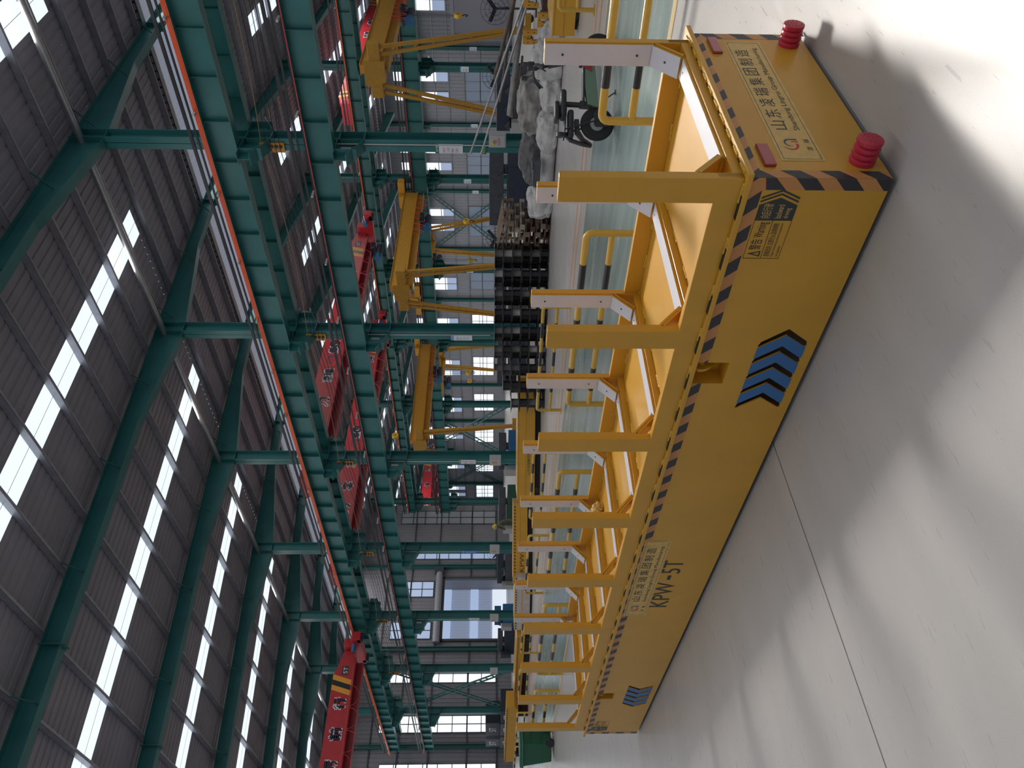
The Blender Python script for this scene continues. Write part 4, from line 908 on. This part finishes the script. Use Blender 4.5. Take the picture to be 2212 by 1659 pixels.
def bridge_crane(x0, x1, y, z, H, w, label, slogan, sign_end=True, hx=None, drop=1.0, near_end=True, far_end=True, mirror_cap=None):
    """red single girder travelling crane along X; face with lettering looks to -Y"""
    o = empty('bridge_crane', (x0, y, z), label, 'overhead crane', 'red overhead cranes'); L = x1-x0
    m = MB(); t = 1.5; P = [(0, H), (0, H*.55), (t*.5, 0), (L-t*.5, 0), (L, H*.55), (L, H), (L-t, H+.28), (t, H+.28)]
    P = [(0, H*.2), (t*.4, 0), (L-t*.4, 0), (L, H*.2), (L, H*.62), (L-t, H), (t, H), (0, H*.62)]
    m.prism(P, lambda u, v: (u, 0, v), (0, w, 0)); g = m.build('girder', CRED, o)
    m = MB(); m.box((t*.4, w/2-.45, -.035), (L-t*.4, w/2+.45, 0)); m.box((t*.4, w/2-.02, -.36), (L-t*.4, w/2+.02, -.03)); m.box((t*.4, w/2-.2, -.39), (L-t*.4, w/2+.2, -.36)); m.box((t*.2, -.05, 0), (L-t*.2, -.001, .05)); m.build('lower_flange', CREDD, g)
    for e, ok in ((0, near_end), (L, far_end)):
        if not ok: continue
        m = MB(); s = 1 if e else -1; a = e+s*.05; m.box((min(a, a+s*.45), w/2-1.6, -.30), (max(a, a+s*.45), w/2+1.6, .18)); m.box((min(a, a+s*.45)-.02, w/2-.7, .18), (max(a, a+s*.45)+.02, w/2+.7, H*.62)); ec = m.build('end_carriage', CRED, o, bevel=.02)
        m = MB()
        for yy in (-1.3, 1.3): m.cyl((a+s*.0, w/2+yy, -.26), (a+s*.45, w/2+yy, -.26), .17, 16)
        m.build('travel_wheels', MOTD, ec); m = MB(); m.cyl((a-s*.1, w/2-1.15, .05), (a-s*.5, w/2-1.15, .05), .12, 14); m.build('travel_motor', MOTB, ec, smooth=True)
    F0, F1 = (lambda u, v: (u, -.004, v)), (lambda u, v: (u, -.008, v))
    q = MB()
    for (b, c) in ((L-t-1.0, STR_Y), (L-t-.72, BLK), (L-t-.44, STR_Y), (t+.16, STR_Y), (t+.44, BLK), (t+.72, STR_Y)):
        q.m = (1 if c == BLK else 0); s = .35 if b > L/2 else -.35
        q.add([F0(b, .02), F0(b+.28, .02), F0(b+.28+s, H-.01), F0(b+s, H-.01)], [(0, 1, 2, 3)])
    q.build('end_stripes', [STR_Y, BLK], g, recalc=False)
    q = MB(); B = MB()
    for ux_, ch, sz in slogan:
        if ch == '@': continue
        text(ch, F1, sz*len(ch), sz, mb=q, at=(ux_, H*.5-sz/2))
        for dx in (-.035, .035):
            for dy in (-.035, .035): text(ch, F0, sz*len(ch), sz, mb=B, at=(ux_+dx, H*.5-sz/2+dy))
    if q.v: l = q.build('lettering', TXT, g, recalc=False); B.build('lettering_outline', TXTW, l, recalc=False)
    for ux_, ch, sz in slogan:
        if ch == '@':
            q = MB(); logo(q, F1, (ux_, H*.5-sz*.5), sz*1.25, sz); q.build('emblem', [LRED, LNAVY], g, recalc=False)
    q = MB(); q.add([F0(L-t*.9, H*.3), F0(L-t*.9+.5, H*.3), F0(L-t*.9+.5, H*.6), F0(L-t*.9, H*.6)], [(0, 1, 2, 3)]); pl = q.build('rating_plate', INK, g, recalc=False)
    q = MB(); text('5T', F1, .36, .22, mb=q, at=(L-t*.9+.07, H*.34)); q.build('rating_lettering', TXTW, pl, recalc=False)
    q = MB(); q.bar((.8, -.22, .06), (L-.8, -.22, .06), .03, .04); j = 0; xx = L-2.0
    while xx > L*.35:
        pts = [(xx-1.15*(k/10), -.24, .04-.9*math.sin(PI*k/10)**.6*(.55+.3*((j*7) % 3)/2)) for k in range(11)]; q.tube(pts, .012, 5); xx -= 1.15; j += 1
    q.build('festoon_cable', REDC, o)
    if hx: hoist(o, hx, w/2, -.36, drop)
    return o
bridge_crane(19.9, 38.6, 26.5, 9.35, 1.15, .5, 'red crane girder lettered with a slogan ending at the second near column', [(2.75, '聚', .62), (4.15, '力', .62), (5.8, '凌瑞', .46), (6.9, '@', .7), (7.9, '集团', .46), (12.75, '一', .6), (14.25, '致', .62)], hx=17.3, drop=1.5)
bridge_crane(19.9, 38.6, 34.5, 9.35, 1.15, .5, 'red crane girder with slogan between the third and fourth near columns', [(1.95, '信', .62), (3.4, '为', .62), (4.95, '本', .62), (6.6, '凌瑞', .46), (7.9, '@', .7), (8.8, '集团', .46), (13.9, '务', .6), (15.4, '实', .62)], hx=9.2, drop=1.3)
bridge_crane(1.0, 17.9, 40.1, 9.15, 1.15, .5, 'red crane girder in the near bay, in front of the sixth near column', [(10.6, '厉', .6), (12.15, '前', .62), (13.7, '行', .62)], near_end=False)
bridge_crane(44.2, 64.0, 21.0, 10.2, 1.25, .5, 'red crane girder at the right edge behind the yellow semi-gantry', [(11.0, '凌瑞', .55), (12.6, '@', .7), (13.6, '集团', .55)], hx=8, drop=1)
bridge_crane(44.2, 64.0, 80.0, 9.75, 1.25, .5, 'distant red crane girder with lettering, nearer of two in the far bay', [(8, '凌瑞', .6), (11, '集团', .6), (14, '信', .6), (16.5, '为', .6)])
bridge_crane(44.2, 64.0, 85.5, 9.75, 1.25, .5, 'most distant red crane girder, behind another in the far bay', [(12, '本', .6)])
def gantry(x, ya, yb, za, foot_y, x_end, zt, label, hx, drop, legs=(0, 1), back=False):
    """yellow semi gantry: A-frame of two lattice legs near the columns, girder running to the far beam"""
    o = empty('semi_gantry_crane', (x, (ya+yb)/2, 0), label, 'gantry crane', 'yellow semi-gantry cranes'); yc = (ya+yb)/2; s = -1 if x_end < x else 1
    for i in legs:
        yt = (ya, yb)[i]-yc; yf = foot_y[i]-yc; m = MB()
        for d in (-.17, .17):
            m.bar((d*.0, yt+d*.9, zt-.1), (0, yf+d*.35, .25), .14, .12, (1, 0, 0))
        for k in range(1, 8):
            t = k/8; w = .17*(.9-.55*t); y = yt+(yf-yt)*t; z = (zt-.1)+(.25-zt+.1)*t; m.bar((0, y-w, z), (0, y+w, z), .09, .07, (1, 0, 0))
        lg = m.build('leg', YCR, o); m = MB(); m.box((-.18, yf-.55, .1), (.18, yf+.55, .34)); fb = m.build('foot_truck', YCR, lg); m = MB()
        for d in (-.4, .4): m.cyl((-.12, yf+d, .13), (.12, yf+d, .13), .13, 14)
        m.build('wheels', MOTD, fb)
    m = MB(); m.box((-.22, ya-yc-.35, zt-.15), (.22, yb-yc+.35, zt+.35)); m.build('cross_head', YCR, o, bevel=.02)
    L = x_end-x; m = MB(); a, b = sorted((0, L)); m.box((a, -.18, zt-.05), (b, .18, zt+.75)); g = m.build('girder', YCR, o)
    m = MB(); m.box((a, -.02, zt-.4), (b, .02, zt-.05)); m.box((a, -.17, zt-.43), (b, .17, zt-.4)); m.box((a, -.26, zt-.06), (b, .26, zt-.02)); m.box((a, -.24, zt+.75), (b, .24, zt+.78)); m.build('flange', YCR, g)
    m = MB(); m.prism([(-.45, zt-.3), (.45, zt-.3), (.6, zt+.2), (.6, zt+.55), (-.45, zt+.55)], lambda u, v: (-.26, u, v), (.5, 0, 0)); m.build('gusset', YCR, g)
    if not back:
        m = MB(); m.box((L-.1, -.9, zt+.75), (L+.4, .9, zt+1.15)); m.box((L-.5, -.2, zt+.7), (L+.1, .2, zt+1.1)); ec = m.build('end_truck', YCR, o); m = MB(); m.cyl((L+.1, -.9, zt+1.3), (L+.1, -.4, zt+1.3), .16, 14); m.build('travel_motor', MOTD, ec)
        q = MB()
        for j in range(7):
            xx = L-.8-.55*j; q.tube([(xx-.5*k/8, -.3, zt-.05-.7*math.sin(PI*k/8)) for k in range(9)], .018, 5)
        q.build('festoon_cable', REDC, o)
    hoist(o, hx-x, 0, zt-.43, drop, 1)
    return o
gantry(31, 12.3, 13.87, 1, (11.35, 15.15), 40.3, 6.45, 'yellow semi-gantry crane nearest the right edge, on two lattice legs', 37.3, 2.6)
gantry(31, 23.8, 25.8, 1, (23.1, 26.7), 40.3, 6.35, 'yellow semi-gantry crane in the middle, above the stacked reels', 37.5, 2.6)
gantry(31, 36.7, 38.6, 1, (36.0, 39.6), 40.3, 6.3, 'yellow semi-gantry crane beside the third near column', 37.5, 2.4)
gantry(46.5, 31.5, 33.4, 1, (30.2, 33.9), 43.2, 6.4, 'short yellow gantry crane on two legs beyond the wooden pallets', 44.0, 2.6, (0, 1), True)
gantry(49, 46.2, 48.3, 1, (45.6, 49.0), 44.2, 6.4, 'short yellow gantry crane beyond the stacked reels', 46.0, 2.2, (0, 1), True)
m = MB(); m.box((40.55, 32.2, 6.75), (41.05, 34.8, 7.15)); m.box((40.4, 33.2, 6.9), (41.0, 33.9, 7.5)); o = m.build('end_carriage', YCR, bevel=.02); tag(o, 'yellow end carriage alone on the lower beam of the middle row', 'crane carriage')
# bracing crosses
def lattice(p, q, w=.35):
    p, q = Vector(p), Vector(q); d = (q-p).normalized(); u = Vector((0, 0, 1))-d*d.z; u.normalize(); m = MB(); L = (q-p).length
    for s in (-.5, .5): m.bar(p+u*w*s, q+u*w*s, .09, .07)
    k = 0
    while k*.55 < L: m.bar(p+d*k*.55-u*w*.5, p+d*k*.55+u*w*.5, .06, .05); k += 1
    return m
def cross(x, axis, a0, a1, z0, z1, w):
    P = (lambda a, z: (x, a, z)) if axis == 'y' else (lambda a, z: (a, x, z))
    o = empty('cross_brace', P((a0+a1)/2, z0), 'teal lattice cross brace '+w, 'cross brace', None, kind='structure')
    for (b, c) in (((a0, z0), (a1, z1)), ((a0, z1), (a1, z0))):
        m = lattice(Vector(P(*b))-o.location, Vector(P(*c))-o.location); m.build('brace_arm', TEALD, o)
cross(X1, 'y', Y1+S1*5+.2, Y1+S1*6-.2, .3, 8.2, 'between the last two near columns')
cross(X2, 'y', Y2+S2*4+.2, Y2+S2*5-.2, .4, 8.4, 'between two middle row columns')
cross(X3-.5, 'y', Y3+S3*2, Y3+S3*3-.4, .4, 8.0, 'against the far side wall')
cross(X3-.5, 'y', Y3+S3*8, Y3+S3*9-.4, .4, 8.0, 'far along the far side wall')

# ================================================================ carts, bin, weights and machines behind the rails
def flat_cart(name, p0, ang, L, Wd, z0, z1, label, trapezoid=False, letters=None, stripes=False, wrap=False):
    o = empty(name, (p0[0], p0[1], 0), label, 'transfer cart', None, rz=ang)
    m = MB(); m.box((0, 0, z0), (L, Wd, z1)); m.build('body', YEL if not wrap else PWALL, o, bevel=.006)
    m = MB(); m.box((-.01, -.01, z1), (L+.01, Wd+.01, z1+.03)); m.box((0, -.012, z0+(z1-z0)*.55), (L, 0, z0+(z1-z0)*.6)); m.build('deck', YEL if not wrap else PLATE, o)
    m = MB(); m.box((.1, .06, .02), (L-.1, Wd-.06, z0)); m.build('undercarriage', DARK, o)
    for x in (.35, L-.35):
        m = MB(); m.cyl((x, .04, .1), (x, .14, .1), .1, 16); m.build('wheel', BLK, o)
    if stripes:
        q = MB(); x = .02
        while x < L-.1: q.add([(x, -.003, z1-.07), (x+.06, -.003, z1-.07), (x+.10, -.003, z1-.01), (x+.04, -.003, z1-.01)], [(0, 1, 2, 3)]); x += .13
        q.build('tape_stripe', TBLK, o, recalc=False)
    if trapezoid:
        m = MB(); m.prism([(.25, z1), (1.0, z1), (.85, z1-.26), (.4, z1-.26)], lambda u, v: (-.012, u, v), (.011, 0, 0)); m.build('end_plate', YRAIL, o)
    if letters:
        q = MB(); text(letters[0], lambda u, v: (u, -.004, v), letters[1], letters[2], mb=q, at=letters[3]); q.build('lettering', INK, o, recalc=False)
    return o
flat_cart('flat_cart', (14.42, 5.4), R(-90), 4.2, 1.6, .07, .47, 'plain yellow flat cart at the right edge beyond the guard rails')
flat_cart('box_cart', (14.4, 20.6), R(-52), 4.2, 1.5, .18, .74, 'yellow box cart with a flared end plate left of the stacked reels', True, ('山东凌瑞集团制造', .9, .1, (.9, .34)))
flat_cart('box_cart', (14.6, 26.6), R(-44), 3.2, 1.4, .2, .74, 'short yellow cart lettered in black behind the box cart', False, ('KPW-2T', 1.25, .2, (.45, .33)), True)
flat_cart('wrapped_cart', (13.6, 28.6), R(-66), 2.6, 1.2, .08, .68, 'yellow cart wrapped in clear film behind the middle far guard rails', False, None, True, True)
flat_cart('low_cart', (13.2, 35.4), R(-88), 6.6, 1.4, .25, .55, 'long low yellow cart with a hazard-striped edge, left of the wrapped cart', False, None, True)
o = empty('bridge_piece', (12.0, 40.0, 0), 'yellow crane bridge piece with hazard-striped rim behind the green bin', 'crane part', None, rz=R(-90))
m = MB(); m.prism([(0, .62), (.3, .45), (7.0, .45), (7.4, .62), (7.4, .98), (0, .98)], lambda u, v: (u, 0, v), (0, .7, 0)); m.build('body', YEL, o, bevel=.01)
q = MB(); x = .05
while x < 7.2: q.add([(x, -.004, .9), (x+.1, -.004, .9), (x+.18, -.004, .975), (x+.08, -.004, .975)], [(0, 1, 2, 3)]); x += .24
q.build('tape_stripe', TBLK, o, recalc=False)
m = MB(); m.box((.5, .1, 0), (1.0, .6, .46)); m.build('support_block', DARK, o); m = MB(); m.box((6.0, .1, 0), (6.5, .6, .46)); m.build('support_block', DARK, o)
o = empty('wheeled_bin', (6.5, 20.35, 0), 'dark green wheeled bin at the left end of the walkway rails', 'bin', None, rz=R(35))
m = MB(); b = [(-.30, -.26), (.30, -.26), (.30, .26), (-.30, .26)]; t = [(-.37, -.33), (.37, -.33), (.37, .33), (-.37, .33)]
m.add([(x, y, .06) for x, y in b]+[(x, y, .80) for x, y in t], [(3, 2, 1, 0), (4, 5, 6, 7), (0, 1, 5, 4), (1, 2, 6, 5), (2, 3, 7, 6), (3, 0, 4, 7)]); m.build('body', GRN, o, bevel=.02)
m = MB(); m.box((-.41, -.37, .79), (.41, .37, .84)); m.box((-.39, -.35, .84), (.39, .35, .89)); m.build('lid', GRND, o, bevel=.015)
for s_ in (-1, 1):
    m = MB(); m.cyl((.30*s_-.05*s_, -.30, .1), (.30*s_+.05*s_, -.30, .1), .1, 20); m.build('wheel', BLK, o, smooth=True)
for y, z, sz, lt, mt, lb in ((56.0, 1.02, (1.6, 2.6, 1.05), '5T', CONCD, 'large dark block lettered 5T on top of the weight stack'), (58.9, 1.02, (1.5, 1.6, 1.05), '5T', CONC, 'grey block left of the large dark block on the weight stack'), (53.6, 0, (1.6, 2.2, 1.0), '2T', CONCD, 'dark floor block at the right of the weight stack'), (56.1, 0, (1.6, 2.3, 1.0), '2T', CONC, 'grey floor block under the large dark weight'), (58.8, 0, (1.6, 2.4, 1.0), '1T', CONC, 'grey floor block at the left of the weight stack')):
    o = empty('test_weight', (19.0, y, z), lb, 'weight', 'test weights stacked by the end wall'); m = MB(); m.box((0, -sz[1]/2, 0), (sz[0], sz[1]/2, sz[2])); m.build('block', mt, o, bevel=.03)
    q = MB(); text(lt, lambda u, v: (-.01, -u, v), .75, .5, mb=q, at=(-.37, .28)); q.build('lettering', TXTW, o, recalc=False)
def machine(x, y, w, d, h, label, col=NAVY, col2=MGREY):
    o = empty('press_machine', (x, y, 0), label, 'machine', 'machines between the column rows'); m = MB(); m.box((0, -w/2, 0), (d, w/2, h*.62)); m.build('bed', col, o, bevel=.03)
    m = MB(); m.box((.1, -w/2+.1, h*.70), (d-.1, w/2-.1, h)); m.box((.2, -w/2+.15, h*.62), (.5, -w/2+.4, h*.7)); m.box((.2, w/2-.4, h*.62), (.5, w/2-.15, h*.7)); m.build('head', col2, o, bevel=.02)
    m = MB()
    for k in range(3): m.prism([(-.2, h*.7), (.2, h*.7), (0, h*.84)], lambda u, v, k=k: (.06, -w/2+w*(k+.5)/3+u, v), (.05, 0, 0))
    m.build('gusset', MGREY, o); m = MB(); m.box((-.3, w/2-.6, .3), (0, w/2-.1, 1.0)); m.build('control_cabinet', BOXW if col != NAVY else MGREY, o)
machine(23.5, 14.6, 2.6, 1.5, 1.75, 'dark navy press brake behind the pallets and the first near column')
machine(23.5, 11.2, 1.8, 1.4, 1.5, 'grey machine behind the grey plastic bundle', MGREY, NAVY)
machine(24.0, 19.6, 3.4, 1.5, 1.5, 'dark machine bed behind the right half of the reel stack', MGREY, NAVY)
machine(24.5, 24.2, 2.8, 1.5, 1.4, 'dark machine behind the left half of the reel stack')
machine(23.0, 29.4, 2.0, 1.2, 1.3, 'blue motor set behind the yellow box cart', MOTB, MGREY)
machine(23.0, 34.5, 2.6, 1.3, 1.25, 'green machine behind the short lettered cart', MGRN, MGREY)
machine(23.0, 41.0, 2.4, 1.3, 1.3, 'dark machine before the big doorway', MGREY, NAVY)
machine(22.5, 46.2, 1.4, 1.0, 1.45, 'blue welding cabinet before the big doorway', MOTB, MOTB)
machine(22.5, 50.2, 2.0, 1.2, 1.2, 'dark lathe right of the test weights', NAVY, MGREY)
machine(26.0, 7.2, 2.6, 1.2, 1.4, 'dark machine bed behind the leaning pipes', MGREY, NAVY)
def fan(x, y, z, r, label):
    o = empty('pedestal_fan', (x, y, 0), label, 'fan', 'large pedestal fans'); m = MB(); m.cyl((0, 0, 0), (0, 0, z), .04, 10); m.cyl((0, 0, 0), (0, 0, .05), .3, 20); m.build('stand', MGREY, o)
    m = MB()
    for k in range(3): a = k*2*PI/3+.4; m.bar((-.05, 0, z), (-.05, r*.9*math.cos(a), z+r*.9*math.sin(a)), .02, .14)
    m.build('blade', BLK, o); m = MB()
    for f in (.4, .7, 1.0): m.tube([(-.12, r*f*math.cos(2*PI*i/24), z+r*f*math.sin(2*PI*i/24)) for i in range(25)], .01, 5)
    for k in range(12): a = k*PI/6; m.bar((-.12, 0, z), (-.12, r*math.cos(a), z+r*math.sin(a)), .008, .008)
    m.build('cage', MGREY, o)
fan(29, 9.9, 1.55, .55, 'large fan behind the leaning pipes at the right edge'); fan(29, 12.4, 1.5, .55, 'large fan right of the first near column'); fan(28, 19.4, 1.5, .6, 'large fan above the wooden pallets'); fan(30, 50, 1.3, .7, 'large fan before the end wall left of the third near column')
# person in a camouflage jacket bending over the work
wk = empty('person', (21.0, 32.0, 0), 'person in a yellow helmet and camouflage jacket bending over behind the carts', 'person')
def skin_mesh(name, joints, edges, mt, parent):
    me = bpy.data.meshes.new(name); me.from_pydata([j[0] for j in joints], edges, []); o = bpy.data.objects.new(name, me); COL.objects.link(o); o.parent = parent; me.materials.append(mt)
    md = o.modifiers.new('skin', 'SKIN'); lay = me.skin_vertices[0].data if me.skin_vertices else None
    if lay is None:
        bm = bmesh.new(); bm.from_mesh(me); bm.verts.layers.skin.verify(); bm.to_mesh(me); bm.free(); lay = me.skin_vertices[0].data
    for v, j in zip(lay, joints): v.radius = (j[1], j[1])
    lay[0].use_root = True; ss = o.modifiers.new('sub', 'SUBSURF'); ss.levels = 2; ss.render_levels = 2; return o
J = [((0, 0, .92), .15), ((-.12, -.1, 1.12), .15), ((-.3, -.22, 1.32), .16), ((-.38, -.29, 1.40), .06), ((-.48, -.36, 1.46), .105),
     ((.02, .12, .9), .10), ((-.02, .14, .48), .07), ((.03, .16, .08), .05), ((-.1, .12, .04), .04), ((.06, -.12, .9), .10), ((.03, -.14, .48), .07), ((.1, -.16, .08), .05), ((-.03, -.2, .04), .04),
     ((-.24, -.02, 1.33), .07), ((-.36, .02, 1.08), .05), ((-.5, -.12, .95), .036), ((-.4, -.40, 1.28), .07), ((-.52, -.42, 1.05), .05), ((-.64, -.38, .95), .036)]
ED = [(0, 1), (1, 2), (2, 3), (3, 4), (0, 5), (5, 6), (6, 7), (7, 8), (0, 9), (9, 10), (10, 11), (11, 12), (2, 13), (13, 14), (14, 15), (2, 16), (16, 17), (17, 18)]
skin_mesh('body', J, ED, CAMO, wk)
m = MB(); m.lathe((-.46, -.345, 1.47), (-.53, -.40, 1.60), [(-.02, .15), (0, .145), (.06, .13), (.11, .09), (.135, .02)], 20); m.build('helmet', HELM, wk, smooth=True)
m = MB(); m.lathe((-.5, -.375, 1.36), (-.52, -.39, 1.5), [(0, .05), (.05, .085), (.1, .09), (.14, .07)], 14); m.build('face', SKIN, wk, smooth=True)
